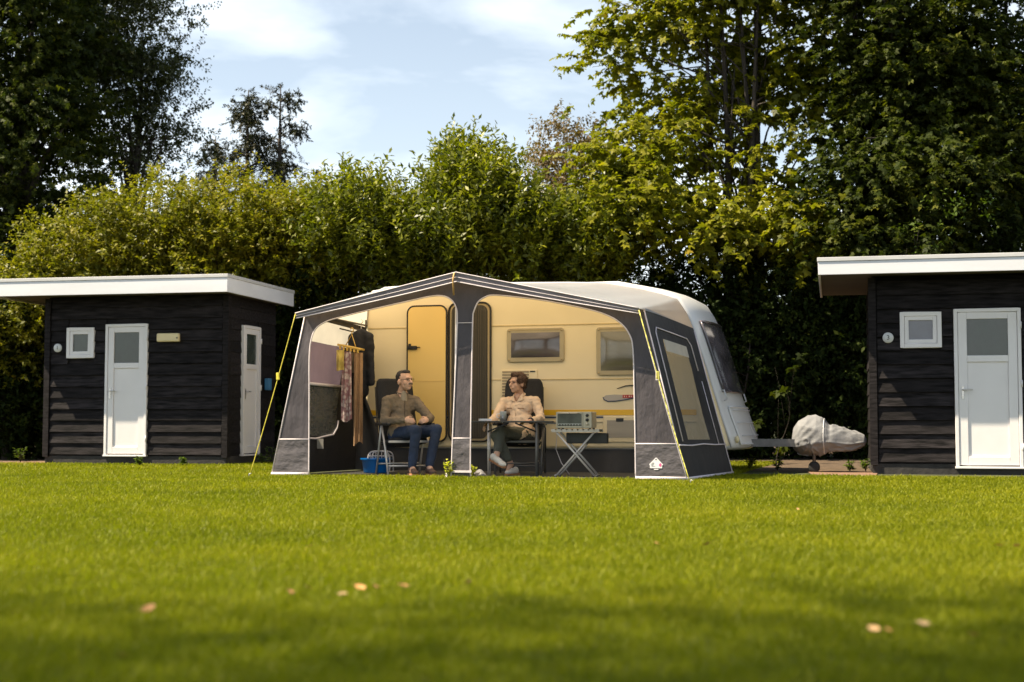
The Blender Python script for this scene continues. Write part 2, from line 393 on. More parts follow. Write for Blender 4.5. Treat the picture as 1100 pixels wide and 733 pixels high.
def crown(name, blobs, mat, parent, rng, shoots=900, per=14, slen=.4, leaf=(.09, .05), up=.3, jitter=.5, droop=.0, lobes=1, shell=.55, nup=.7, rough=.22, flat=1.0, sprig=.05, spread=.8, zmin=.1, clumps=0, crad=.4):
    """leafy shoots spread through the blobs' volume, thicker towards the outside, with an uneven outline"""
    bl = np.array(blobs, float); w = (bl[:, 3] * bl[:, 4] + bl[:, 3] * bl[:, 5] + bl[:, 4] * bl[:, 5]); w /= w.sum()
    k = rng.choice(len(bl), shoots, p=w); B = bl[k]
    d = unit(rng.normal(size=(shoots, 3)))
    ph = rng.uniform(0, 6.28, (len(bl), 6))[k]
    wob = 1 + rough * (np.sin(3.1 * d[:, 0] * 2 + ph[:, 0]) * np.sin(4.3 * d[:, 2] + ph[:, 1]) + .6 * np.sin(7.7 * d[:, 1] + ph[:, 2]) * np.sin(8.9 * d[:, 2] + ph[:, 3]) + .4 * np.sin(15 * d[:, 0] + ph[:, 4]) * np.sin(14 * d[:, 2] + ph[:, 5]))
    rad = (shell + (1 - shell) * rng.uniform(0, 1, shoots) ** .7)
    sp = rng.uniform(0, 1, shoots) < sprig; rad = np.where(sp, rad * rng.uniform(1.0, 1.2, shoots), rad)
    P0 = B[:, :3] + d * B[:, 3:6] * (rad * wob)[:, None]
    if clumps:
        C = P0[:clumps]; j = rng.integers(0, len(C), shoots); P0 = C[j] + rng.normal(size=(shoots, 3)) * np.array([crad, crad, crad * .55]); d = unit(unit(P0 - C[j]) + .5 * d[j])
    ok = P0[:, 2] > zmin; P0 = P0[ok]; d = d[ok]; ns = len(P0)
    sd = unit(d * np.array([1, 1, .6]) + np.array([0, 0, 1.0]) * up + rng.normal(size=(ns, 3)) * jitter)
    sl = slen * rng.uniform(.5, 1.3, ns)
    t = (np.arange(per)[None, :] + rng.uniform(0, 1, (ns, per))) / per
    P = P0[:, None] + sd[:, None] * (t * sl[:, None])[..., None]
    P[..., 2] -= droop * (t * sl[:, None]) ** 1.5
    ref = np.where(np.abs(sd[:, 2:3]) > .9, np.array([[1., 0, 0]]), np.array([[0, 0, 1.]]))
    e1 = unit(np.cross(sd, ref)); e2 = np.cross(sd, e1)
    ang = np.arange(per)[None, :] * 2.4 + rng.uniform(0, 6.28, (ns, 1)) + rng.normal(size=(ns, per)) * .4
    rd = e1[:, None] * np.cos(ang)[..., None] + e2[:, None] * np.sin(ang)[..., None] * flat
    D = sd[:, None] * (1 - spread) + rd * spread + rng.normal(size=P.shape) * .2
    D[..., 2] -= droop * .6
    Nn = np.array([0, 0, 1.]) * nup + sd[:, None] * .35 + rng.normal(size=P.shape) * .45
    P = P.reshape(-1, 3); D = D.reshape(-1, 3); Nn = Nn.reshape(-1, 3); n = len(P)
    s = rng.uniform(.65, 1.25, n)
    V, F = leaf_geo(P, D, Nn, leaf[0] * s, leaf[1] * s, lobes)
    return np_mesh(name, V, F, mat, parent), P0, sd * sl[:, None]

def trunk(blobs, parent, rng, h, r0, stems=1, lean=.25, limbs=10, twigs=None, spreadr=.3, name='trunk', lo=.35):
    mb = MB()
    for s in range(stems):
        bx, by = (rng.normal() * spreadr, rng.normal() * spreadr) if stems > 1 else (0, 0)
        hh = h * rng.uniform(.8, 1); pts = []; k = 9
        lx, ly = rng.normal() * lean, rng.normal() * lean; p1 = rng.uniform(0, 6)
        for i in range(k):
            t = i / (k - 1); pts.append(Vector((bx + lx * t + .08 * math.sin(p1 + 5 * t), by + ly * t + .08 * math.cos(p1 + 4 * t), hh * t - .05)))
        rr = [r0 * (1 - .85 * (i / (k - 1))) * (1.35 if i == 0 else 1) for i in range(k)]
        mb.tube(pts, rr, 8)
        for j in range(limbs):
            t = rng.uniform(lo, .95); i = int(t * (k - 1)); a = pts[i].lerp(pts[min(k - 1, i + 1)], t * (k - 1) - i)
            b = blobs[rng.integers(len(blobs))]; q = unit(rng.normal(size=3))
            e = Vector((b[0] + q[0] * b[3] * .8, b[1] + q[1] * b[4] * .8, max(a.z + .15, b[2] + q[2] * b[5] * .7)))
            if (e - a).length > 2.6: e = a + (e - a).normalized() * 2.6
            m = a.lerp(e, .5) + Vector((0, 0, .12 * (e - a).length)); rb = r0 * (1 - .8 * t) * .5
            mb.tube([a, a.lerp(m, .6), m, e], [rb, rb * .8, rb * .6, rb * .2], 6)
    return mb.build(name, M['stem'], parent)

def tree(name, label, cat, px, Y, blobs_px, mat, seed, h=None, r0=.1, stems=1, limbs=10, group=None, lean=.25, spreadr=.3, lo=.35, **kw):
    """blobs_px: (px, py, rx_px, rz_px, depth offset, depth radius m): size in photo pixels at distance Y, turned into metres"""
    g = at(px, 453.5, Y); base = Vector((g.x, Y, 0)); rng = np.random.default_rng(seed)
    t = thing(name, label, cat, base, 0, group); bl = []
    for (bx, by, rx, rz, dy, ry) in blobs_px:
        c = at(bx, by, Y + dy) - base; k = (Y + dy) / FPX; bl.append((c.x, c.y, c.z, rx * k, ry, rz * k))
    trunk(bl, t, rng, h or max(b[2] for b in bl), r0, stems, lean, limbs, spreadr=spreadr, lo=lo)
    c, P0, SD = crown('crown', bl, mat, t, rng, **kw)
    return t

# ================================================================== WORLD, SUN, CAMERA
SUN = Vector((-2.35, -.47, 3.35)).normalized()          # towards the sun
w = bpy.data.worlds.new('World'); sc.world = w; w.use_nodes = True
nt = w.node_tree; L = nt.links.new; bg = nt.nodes['Background']
sky = N(nt, 'ShaderNodeTexSky'); sky.sky_type = 'NISHITA'; sky.sun_disc = False
sky.sun_elevation = math.asin(SUN.z); sky.sun_rotation = math.atan2(SUN.x, SUN.y); sky.air_density = 1.0; sky.dust_density = .6; sky.ozone_density = 1.0
tc = N(nt, 'ShaderNodeTexCoord'); mp = N(nt, 'ShaderNodeMapping'); mp.inputs['Scale'].default_value = (2.2, 2.2, 7.5); mp.inputs['Location'].default_value = (.55, .2, .30)
L(tc.outputs['Generated'], mp.inputs['Vector'])
nz = N(nt, 'ShaderNodeTexNoise'); nz.inputs['Scale'].default_value = 1.55; nz.inputs['Detail'].default_value = 9; nz.inputs['Roughness'].default_value = .52; nz.inputs['Distortion'].default_value = .3
L(mp.outputs[0], nz.inputs['Vector'])
cr = N(nt, 'ShaderNodeValToRGB'); cr.color_ramp.elements[0].position = .40; cr.color_ramp.elements[1].position = .60
cr.color_ramp.elements[0].color = (.36, .36, .36, 1); cr.color_ramp.elements[1].color = (1, 1, 1, 1)
L(nz.outputs['Fac'], cr.inputs[0])
sx = N(nt, 'ShaderNodeSeparateXYZ'); L(tc.outputs['Generated'], sx.inputs[0])
hz_ = N(nt, 'ShaderNodeMapRange'); hz_.inputs['From Min'].default_value = .0; hz_.inputs['From Max'].default_value = .55; hz_.inputs['To Min'].default_value = 1; hz_.inputs['To Max'].default_value = .12
L(sx.outputs[2], hz_.inputs['Value'])
mh = N(nt, 'ShaderNodeMath', operation='MULTIPLY'); L(cr.outputs[0], mh.inputs[0]); L(hz_.outputs[0], mh.inputs[1])
mx = N(nt, 'ShaderNodeMix', data_type='RGBA'); mx.inputs[7].default_value = (12.6, 13.1, 13.2, 1)
L(mh.outputs[0], mx.inputs[0]); tn = N(nt, 'ShaderNodeMix', data_type='RGBA', blend_type='MULTIPLY'); tn.inputs[0].default_value = 1; tn.inputs[7].default_value = (1.0, 1.0, .95, 1); L(sky.outputs[0], tn.inputs[6]); L(tn.outputs[2], mx.inputs[6]); L(mx.outputs[2], bg.inputs['Color']); bg.inputs['Strength'].default_value = .060
sl = bpy.data.lights.new('sun', 'SUN'); sl.energy = 5.0; sl.angle = R(.55); sl.color = (1, .87, .64)
so = bpy.data.objects.new('sun', sl); col.objects.link(so); so.rotation_euler = SUN.to_track_quat('Z', 'Y').to_euler()
cam = bpy.data.cameras.new('camera'); co = bpy.data.objects.new('camera', cam); col.objects.link(co); sc.camera = co
co.location = CAM; co.rotation_euler = (math.pi / 2 + PITCH, 0, 0)
cam.sensor_width = 36; cam.lens = 36 * FPX / 1100; cam.clip_end = 1500; cam.clip_start = .05
cam.dof.use_dof = True; cam.dof.focus_distance = 17.2; cam.dof.aperture_fstop = 1.6
sc.view_settings.view_transform = 'Standard'; sc.view_settings.look = 'None'; sc.view_settings.gamma = 1; sc.view_settings.exposure = 1.3
sc.render.engine = 'CYCLES'; cy = sc.cycles
cy.use_denoising = True; cy.denoiser = 'OPENIMAGEDENOISE'; cy.max_bounces = 7; cy.diffuse_bounces = 4; cy.transmission_bounces = 4; cy.transparent_max_bounces = 12; cy.glossy_bounces = 3
cy.caustics_reflective = False; cy.caustics_refractive = False; cy.use_adaptive_sampling = True; cy.adaptive_threshold = .015

# ================================================================== FRAMES
AW = Frame((-3.02, 17.5), 17)          # awning: u along the front, v back towards the caravan
VC = 2.2
HL = Frame((-.2055 * 22, 22), 12)      # left shed, origin at its front right corner
HR = Frame((388 / FPX * 18.3, 18.3), 13)   # right shed, origin at its front left corner

# ================================================================== GROUND
lawn = MB().grid(40, 40, lambda a, b: ((a - .5) * 500, (b - .5) * 500 + 60, 0), smooth=False).build('lawn', pbr('lawn_soil', (.045, .050, .014), .95, var=.3, scale=3, bump=.5, bscale=30))
tag(lawn, kind='structure')
def patch(name, pts, z, mat):
    o = MB(); n = len(pts); o.add([(p[0], p[1], z) for p in pts], [tuple(range(n))]); o = o.build(name, mat); tag(o, kind='structure'); return o
soilm = pbr('leaf_litter_soil', (.085, .055, .032), .95, var=.5, scale=7, bump=.7, bscale=20)
bed = patch('soil_bed', [(-30, 23.4), (-5.2, 23.9), (-2.2, 21.6), (2.3, 20.6), (3.0, 19.4), (4.4, 18.75), (30, 18.9), (30, 45), (-30, 45)], .004, soilm)
# brick paving beside the sheds
pv = [ground(872, 511), ground(940, 513.5), ground(944, 507.5), ground(866, 506.5)]
pm, pnt, pb = newmat('brick_paving'); Lk = pnt.links.new
ptc = N(pnt, 'ShaderNodeTexCoord'); br = N(pnt, 'ShaderNodeTexBrick'); br.inputs['Scale'].default_value = 5
br.inputs['Color1'].default_value = (.28, .15, .085, 1); br.inputs['Color2'].default_value = (.20, .11, .07, 1); br.inputs['Mortar'].default_value = (.10, .08, .06, 1)
Lk(ptc.outputs['Object'], br.inputs['Vector']); Lk(br.outputs[0], pb.inputs['Base Color']); pb.inputs['Roughness'].default_value = .9
patch('paving', pv, .012, pm)
patch('paving', [ground(-60, 500.5), ground(52, 499.5), ground(50, 496.5), ground(-60, 497)], .012, pm)

# grass: short mown blades, denser and finer nearby
def grass():
    rng = np.random.default_rng(3); Vt = []; Ft = []; off = 0
    bands = [(1.6, 3.2, 11000), (3.2, 5, 12000), (5, 7.5, 8500), (7.5, 11, 5500), (11, 15, 3400), (15, 19, 2600), (19, 23.6, 1300)]
    for y0, y1, dens in bands:
        hw = .40 * y1 + 1.3; n = int(dens * 2 * hw * (y1 - y0)); x = rng.uniform(-hw, hw, n); y = rng.uniform(y0, y1, n)
        # leave out footprints
        def loc(F):
            dx = x - F.O.x; dy = y - F.O.y
            return dx * F.t.x + dy * F.t.y, dx * F.b.x + dy * F.b.y
        u, v = loc(AW); keep = ~((u > -.05) & (u < 5.3) & (v > .22) & (v < 4.4))
        ul, vl = loc(HL); keep &= ~((ul < .02) & (ul > -2.75) & (vl > 0))
        ur, vr = loc(HR); keep &= ~((ur > 0) & (vr > 0)); keep &= ~((ur > -1.1) & (ur <= 0) & (vr > -.25))
        keep &= ~((ul < 0) & (vl > .15)) & ~((ul >= 0) & (ul < 2) & (vl > 1.2)) & ~((u > 5.5) & (v > 1.9))
        x = x[keep]; y = y[keep]; n = len(x)
        mid = (y0 + y1) / 2
        patchy = .5 + .5 * np.sin(x * .9 + 1.3 * np.sin(y * .7)) * np.sin(y * 1.1 + np.sin(x * .6))
        fine = .5 + .5 * np.sin(x * 7.3 + 2 * np.sin(y * 5.1)) * np.sin(y * 6.1 + 2 * np.sin(x * 4.7))
        h = (.020 + .012 * patchy + .009 * fine) * rng.uniform(.6, 1.4, n); h *= np.where(rng.uniform(0, 1, n) < .03, 1.5, 1)
        wd = rng.uniform(.0013, .0027, n) * (1 + max(0, mid - 5) * .12)
        a = rng.uniform(0, 6.283, n); ln = rng.uniform(.1, .9, n) * h
        bx, by = np.cos(a), np.sin(a); la = rng.uniform(0, 6.283, n)
        tx, ty = np.cos(la) * ln, np.sin(la) * ln
        z0 = np.zeros(n)
        p0 = np.stack([x - bx * wd, y - by * wd, z0], 1); p1 = np.stack([x + bx * wd, y + by * wd, z0], 1)
        tip = np.stack([x + tx, y + ty, h], 1)
        m0 = np.stack([x - bx * wd * .8 + tx * .35, y - by * wd * .8 + ty * .35, h * .6], 1); m1 = np.stack([x + bx * wd * .8 + tx * .35, y + by * wd * .8 + ty * .35, h * .6], 1)
        V = np.stack([p0, p1, m1, m0, tip, tip], 1)[:, :5].reshape(-1, 3); i = np.arange(n)[:, None] * 5 + off
        Ft += [i + np.array([[0, 1, 2]]), i + np.array([[0, 2, 3]]), i + np.array([[3, 2, 4]])]; Vt.append(V); off += len(V)
    o = np_mesh('grass', np.concatenate(Vt), np.concatenate(Ft), LM['grass'])
    tag(o, 'short sunlit mown grass covering the lawn', 'grass', kind='stuff')
grass()

# ================================================================== SHEDS
def boards(mb, mp_, a0, a1, z0, z1, step=.182, gaps=(), lap=1.0):
    """lapped boards; mp_(a, out, z). gaps = (a, a, z, z) openings"""
    z = z0; k = 0
    while z < z1 - .01:
        zt = min(z + step, z1); segs = [(a0, a1)]
        for g in gaps:
            if g[2] < zt and g[3] > z:
                new = []
                for s in segs:
                    if g[0] <= s[0] and g[1] >= s[1]: continue
                    if g[0] > s[0] and g[0] < s[1]: new.append((s[0], g[0]))
                    if g[1] < s[1] and g[1] > s[0]: new.append((g[1], s[1]))
                    if g[1] <= s[0] or g[0] >= s[1]: new.append(s)
                segs = new
        for s0, s1 in segs:
            n = max(1, int((s1 - s0) / .25)); rr = [random.uniform(-.003, .003) for _ in range(n + 1)]
            vs = []; fs = []
            for i in range(n + 1):
                a = s0 + (s1 - s0) * i / n; q = rr[i]
                for (o, zz) in ((.044 * lap + q, z), (.006 + q * .3, zt + .010), (.0, zt + .010), (.0, z)): vs.append(mp_(a, o, zz))
            for i in range(n):
                for j in range(4): fs.append((i * 4 + j, (i + 1) * 4 + j, (i + 1) * 4 + (j + 1) % 4, i * 4 + (j + 1) % 4))
            fs += [(0, 1, 2, 3), (n * 4 + 3, n * 4 + 2, n * 4 + 1, n * 4)]
            mb.add(vs, fs)
        z = zt; k += 1
def door(parent, mp_, a0, a1, z0, z1, glass, hinge_right=True, part='door'):
    d = MB(); W = a1 - a0; fr = .10 * W + .03
    d.box(a0, a0 + .045, .002, .062, z0, z1, mp_); d.box(a1 - .045, a1, .002, .062, z0, z1, mp_); d.box(a0 + .045, a1 - .045, .002, .062, z1 - .045, z1, mp_)
    b0, b1, c0, c1 = a0 + .049, a1 - .049, z0 + .015, z1 - .049
    zm = z0 + (z1 - z0) * .685; st = W * .135
    d.box(b0, b0 + st, .004, .05, c0, c1, mp_); d.box(b1 - st, b1, .004, .05, c0, c1, mp_)
    d.box(b0 + st, b1 - st, .004, .05, c1 - .085, c1, mp_); d.box(b0 + st, b1 - st, .004, .05, zm - .05, zm + .035, mp_); d.box(b0 + st, b1 - st, .004, .05, c0, c0 + .11, mp_)
    d.box(b0 + st, b1 - st, .003, .030, c0 + .11, zm - .05, mp_)
    d.box(a0 - .01, a1 + .01, .0, .075, z0 - .03, z0 - .002, mp_)
    d = d.build(part, M['white'], parent, bevel=.006)
    g = MB().box(b0 + st, b1 - st, .006, .028, zm + .035, c1 - .085, mp_).build('pane', glass, d)
    hz = z0 + (z1 - z0) * .485; ha = b0 + st * .45 if hinge_right else b1 - st * .45; sg = 1 if hinge_right else -1
    h = MB(); h.box(ha - .014, ha + .014, .05, .058, hz - .12, hz + .05, mp_)
    h.tube([mp_(ha, .058, hz), mp_(ha, .095, hz), mp_(ha + sg * .012, .10, hz), mp_(ha + sg * .12, .10, hz)], .009, 8)
    h.build('handle', M['steel'], d)
    for q in (.1, .5, .87): MB().tube([mp_((a1 if hinge_right else a0) - sg * .004, .066, z0 + (z1 - z0) * q), mp_((a1 if hinge_right else a0) - sg * .004, .066, z0 + (z1 - z0) * q + .09)], .011, 8).build('hinge', M['white'], d)
    return d
def shed_window(parent, mp_, a0, a1, z0, z1, glass):
    d = MB()
    def ring(x0, x1, y0, y1, t, o0, o1):
        d.box(x0, x0 + t, o0, o1, y0, y1, mp_); d.box(x1 - t, x1, o0, o1, y0, y1, mp_); d.box(x0 + t, x1 - t, o0, o1, y1 - t, y1, mp_); d.box(x0 + t, x1 - t, o0, o1, y0, y0 + t, mp_)
    ring(a0, a1, z0, z1, .055, .002, .062); ring(a0 + .058, a1 - .058, z0 + .058, z1 - .058, .05, .004, .052)
    w_ = MB(); w_.v, w_.f, w_.sm = d.v, d.f, d.sm; o = w_.build('window', M['white'], parent, bevel=.005)
    MB().box(a0 + .108, a1 - .108, .006, .03, z0 + .108, z1 - .108, mp_).build('pane', glass, o)
    return o
def number_sign(parent, F, px, py, digit):
    c = F.px(px, py, -.05)
    o = MB().lathe([(.0, -.012), (.066, -.012), (.070, -.006), (.070, .012)], (c.x, -.05, c.z), 24, 'y').build('number_plate', M['sign'], parent)
    text_mesh('numeral', digit, .085, M['ink'], o, Matrix.Translation((c.x, -.0635, c.z)) @ Matrix.Rotation(math.pi / 2, 4, 'X'))

def shed(label, F, uL, uR, depth, roofL, roofR, ro, zb, zt, door_px, win_px, sign_px, digit, panes, sidedoor=None, lamp=None, doorlab=None, roof_slope=0):
    t = thing('timber_shed', label, 'shed', F.O, F.rz, 'black timber sheds on the campsite')
    fm = lambda a, o, z: (a, -o, z)
    d0 = F.px(door_px[0], door_px[3], -.03); d1 = F.px(door_px[2], door_px[1], -.03)
    w0 = F.px(win_px[0], win_px[3], -.03); w1 = F.px(win_px[2], win_px[1], -.03)
    gaps = [(d0.x - .005, d1.x + .005, d0.z - .03, d1.z + .005), (w0.x + .01, w1.x - .01, w0.z + .01, w1.z - .01)]
    wl = MB(); wl.box(uL, uR, .001, depth, .0, zb + .02)
    boards(wl, fm, uL + .06, uR - .06, .16, zb - .005, gaps=gaps)
    for u in (uL, uR): wl.box(u - .045 if u == uR else u - .05, u + .045 if u == uL else u + .05, -.055, .06, .12, zb)
    sm = lambda a, o, z: (uR + o, a, z)
    sg = []
    if sidedoor:
        s0 = F.pu(sidedoor[0], sidedoor[3], uR + .03); s1 = F.pu(sidedoor[2], sidedoor[1], uR + .03); s0.z += .0
        zt_ = d1.z; zb_ = d0.z; sg = [(s0.y, s1.y, zb_ - .03, zt_)]
    boards(wl, sm, .07, depth, .16, zb - .005, gaps=sg, lap=.45)
    lm = lambda a, o, z: (uL - o, a, z); boards(wl, lm, .07, depth, .16, zb - .005, lap=.45)
    wl.build('wall', M['wood'], t)
    MB().box(uL - .02, uR + .02, -.02, depth, 0, .135).build('plinth', M['plinth'], t)
    rf = MB().box(roofL + .03, roofR - .03, -ro + .03, depth + .18, zb + .03, zt - .02).build('roof', M['soffit'], t)
    fb = MB(); fb.box(roofL, roofR, -ro, -ro + .028, zb, zt - .055); fb.box(roofL, roofL + .028, -ro + .03, depth + .2, zb, zt - .055); fb.box(roofR - .028, roofR, -ro + .03, depth + .2, zb, zt - .055)
    fb.build('fascia', M['fascia'], t, bevel=.004)
    ed = MB(); ed.box(roofL - .012, roofR + .012, -ro - .012, -ro + .05, zt - .053, zt); ed.box(roofL - .012, roofL + .05, -ro + .052, depth + .21, zt - .053, zt); ed.box(roofR - .05, roofR + .012, -ro + .052, depth + .21, zt - .053, zt)
    ed.build('roof_trim', M['edge'], t, bevel=.005)
    dr = door(t, fm, d0.x, d1.x, d0.z, d1.z, panes[0])
    if doorlab: dr['label'] = doorlab[0]
    shed_window(t, fm, w0.x, w1.x, w0.z, w1.z, panes[1])
    if sidedoor:
        d2 = door(t, sm, s0.y, s1.y, zb_, zt_, panes[0]); d2['label'] = doorlab[1]
        c = F.pu(287, 413, uR + .06)
        MB().box(uR + .034, uR + .12, c.y - .06, c.y + .06, c.z - .10, c.z + .10).build('socket_box', pbr('blue_socket', (.06, .20, .38), .4), t, bevel=.01)
    if lamp:
        a = F.px(lamp[0], lamp[3], -.07); b = F.px(lamp[2], lamp[1], -.07)
        l = MB().box(a.x, b.x, -.11, -.036, a.z, b.z).build('wall_lamp', M['cream'], t, bevel=.02)
        MB().box(b.x - .035, b.x - .012, -.118, -.109, a.z + .05, a.z + .07).build('screw_clip', M['ink'], l)
    number_sign(t, F, sign_px[0], sign_px[1], digit)
    return t
uL = HL.px(51, 450, 0).x; rl = HL.px(8, 318, 0).x
zb = 2.685
shed('black timber shed left of the tent, with two white doors, small window and cream lamp', HL, uL, 0, 2.04, rl, .262, .6, zb, 2.965,
     (112, 348, 159.5, 488.5), (72, 352, 102, 385), (62, 374), '1', (M['frosted'], M['frosted']), (259, 349, 279, 488), (169, 358, 193, 367.5), ('white front door with dark top pane', 'white door on the shaded end wall'))
rl2 = -.683
shed('black timber shed on the right edge, beyond the grey covered hitch', HR, 0, 3.4, 2.6, rl2, 4.1, .6, 2.575, 2.80,
     (1027, 331, 1096, 501), (967, 335, 1011, 374), (954, 363), '3', (M['frosted'], M['paleglass']), None, None, ('white front door, its lower part in sun',))

# ================================================================== CARAVAN
cv = thing('caravan', 'cream touring caravan standing behind and joined to the awning', 'caravan', AW.w(0, VC, 0), AW.rz)
def CP(px, py, out=0.0): return AW.px(px, py, VC - out) - Vector((0, VC, 0))     # caravan local coordinates
rear = CP(394, 400).x - .12
top = 2.56
fr = [CP(700, 309), CP(714, 313), CP(728, 320), CP(737, 334), CP(745, 352), CP(752, 373), CP(760, 398), CP(768, 424), CP(776, 448), CP(783, 467), CP(786, 480)]
FRP = [(p.x, p.z) for p in fr]; FRP.insert(0, (FRP[0][0] - .5, top)); FRP.append((FRP[-1][0] - .12, FRP[-1][1] - .05))
prof = [(rear + .02, .36), (rear, .5), (rear - .02, 1.2), (rear, 2.2), (rear + .05, 2.42), (rear + .18, 2.53), (rear + .4, top)] + FRP + [(1.0, FRP[-1][1])]
cx0, cz0 = (rear + FRP[5][0]) / 2, 1.45
WD = 2.15
st = [(0, .05), (.012, .022), (.04, .004), (.08, 0), (.3, 0), (.7, 0), (WD / 2, 0), (WD - .7, 0), (WD - .3, 0), (WD - .08, 0), (WD - .04, .004), (WD - .012, .022), (WD, .05)]
def bulge(p, wv):
    k = max(0, min(1, (p[0] - 2.0) / 1.2)); q = abs(2 * wv / WD - 1)
    return k * .17 * (1 - q ** 2.6)
body = MB(); vs = []; fs = []; n = len(prof)
for wv, ins in st:
    for p in prof:
        dx, dz = p[0] - cx0, p[1] - cz0
        vs.append((p[0] - ins * math.copysign(min(1, abs(dx) / 1.0), dx) + bulge(p, wv), wv, p[1] - ins * math.copysign(min(1, abs(dz) / .6), dz)))
for i in range(len(st) - 1):
    for j in range(n): fs.append((i * n + j, (i + 1) * n + j, (i + 1) * n + (j + 1) % n, i * n + (j + 1) % n))
nf = len(fs); fs += [tuple(range(n)), tuple(range((len(st) - 1) * n, len(st) * n))[::-1]]
body.add(vs, fs[:nf], True); body.add(vs, fs[nf:], False)
bo = body.build('body', M['caravan'], cv)
bo.data.materials.append(M['caravanfront'])
for p in bo.data.polygons:                     # front cap and roof are white gelcoat
    if abs(p.normal.y) < .8 and p.center.x > 2.0 or p.normal.z > .75: p.material_index = 1
# front face details
def FS(s, wv, out=.0):
    """point on the front shell: s = position down the profile 0..1"""
    pts = [Vector((a, b)) for a, b in FRP[3:]]; L_ = [0]
    for i in range(len(pts) - 1): L_.append(L_[-1] + (pts[i + 1] - pts[i]).length)
    q = s * L_[-1]
    p = lerp_poly(pts, L_, q); p2 = lerp_poly(pts, L_, min(L_[-1], q + .02)); p1 = lerp_poly(pts, L_, max(0, q - .02)); t = (p2 - p1).normalized()
    nx, nz_ = -t.y, t.x
    return Vector((p.x + nx * out + bulge((p.x, p.y), wv), wv, p.y + nz_ * out))
def front_patch(name, s0, s1, w0_, w1_, out, mat, parent, th=.012):
    mb = MB(); mb.grid(8, 12, lambda a, b: FS(s0 + (s1 - s0) * a, w0_ + (w1_ - w0_) * b, out))
    edge = [FS(s0 + (s1 - s0) * i / 8, w0_, out) for i in range(9)] + [FS(s1, w0_ + (w1_ - w0_) * i / 12, out) for i in range(1, 13)] + [FS(s1 + (s0 - s1) * i / 8, w1_, out) for i in range(1, 9)] + [FS(s0, w1_ + (w0_ - w1_) * i / 12, out) for i in range(1, 12)]
    mb.tube(edge, th, 6, closed=True)
    return mb.build(name, mat, parent)
fw = front_patch('front_window', .16, .60, .22, WD - .22, .022, M['tinted'], cv, .02)
front_patch('gas_locker_lid', .70, .93, .22, WD - .22, .016, M['caravanfront'], cv, .014)
lk = MB(); 
for q in (.72, .80, .88): lk.tube([FS(q, .3 + .15 * i, .03) for i in range(12)], .006, 6)
lk.build('locker_ribs', M['edge'], cv)
for wv in (.14, WD - .14):
    a = FS(.90, wv, .02); MB().ell(a, (.03, .05, .05)).build('marker_lamp', M['cream'], cv)
for wv in (.12, WD - .12):
    MB().tube([FS(.60, wv, .03), FS(.60, wv, .07), FS(.66, wv, .07), FS(.66, wv, .03)], .012, 6).build('grab_handle', M['edge'], cv)
# side seams (proud trim strips)
sm_ = MB()
for py in (351, 409):
    a = CP(396, py); b = CP(690, py - 1.5); sm_.box(a.x, b.x, -.008, .004, (a.z + b.z) / 2 - .006, (a.z + b.z) / 2 + .006)
sm_.build('body_seam', pbr('seam_trim', (.55, .42, .20), .5), cv)
# doorway with folding insect screen
def rrect(x0, x1, z0, z1, r, n=5, low=True):
    pts = []
    for cx_, cz_, a0 in ((x1 - r, z1 - r, 0), (x0 + r, z1 - r, 90), (x0 + r, z0 + r, 180), (x1 - r, z0 + r, 270)):
        for i in range(n + 1):
            a = R(a0 + 90 * i / n); pts.append((cx_ + r * math.cos(a), cz_ + r * math.sin(a)))
    return pts
def fx(a, d, b): return (a, d, b)
d0 = CP(482.5, 474); d1 = CP(527.5, 325)
dw = MB().poly(rrect(d0.x, d1.x, d0.z, d1.z, .11), fx, -.012, -.002).build('doorway', M['tan'], cv)
sc_ = MB().poly(rrect(d0.x + .035, d1.x - .045, d0.z + .035, d1.z - .035, .09), fx, -.016, -.0125)
sc_.build('insect_screen', M['screen'], dw)
pl = MB()
x = d0.x + .05
while x < d1.x - .06: pl.box(x, x + .006, -.024, -.0165, d0.z + .06, d1.z - .10); x += .034
pl.build('screen_pleats', pbr('pleat_mesh', (.10, .085, .06), .8), dw)
MB().tube([(a, -.02, b) for a, b in rrect(d0.x, d1.x, d0.z, d1.z, .11)], .014, 6, closed=True).build('doorway_seal', M['doorseal'], dw)
# the open door, folded back against the side
e0 = CP(438.5, 474); e1 = CP(481, 328.5)
od = MB().poly(rrect(e0.x, e1.x, e0.z, e1.z, .10), fx, -.052, -.014).build('door', M['doorpaint'], cv, bevel=.004)
MB().tube([(a, -.046, b) for a, b in rrect(e0.x, e1.x, e0.z, e1.z, .10)], .013, 6, closed=True).build('door_seal', M['doorseal'], od)
h0 = CP(439, 376); h1 = CP(449.5, 372)
hb = MB(); hb.box(h0.x + .01, h1.x, -.085, -.054, h0.z, h1.z); hb.box(h0.x + .03, h0.x + .07, -.095, -.086, h0.z + .01, h1.z + .03); hb.tube([(h1.x, -.07, h0.z + .03), (h1.x + .05, -.07, h0.z + .03)], .008, 6)
hb.build('door_latch', M['blackplastic'], od, bevel=.005)
sb = CP(440, 410); MB().box(e0.x + .015, e1.x - .015, -.056, -.053, sb.z - .005, sb.z + .005).build('door_rib', pbr('door_rib_paint', (.70, .47, .15), .5), od)
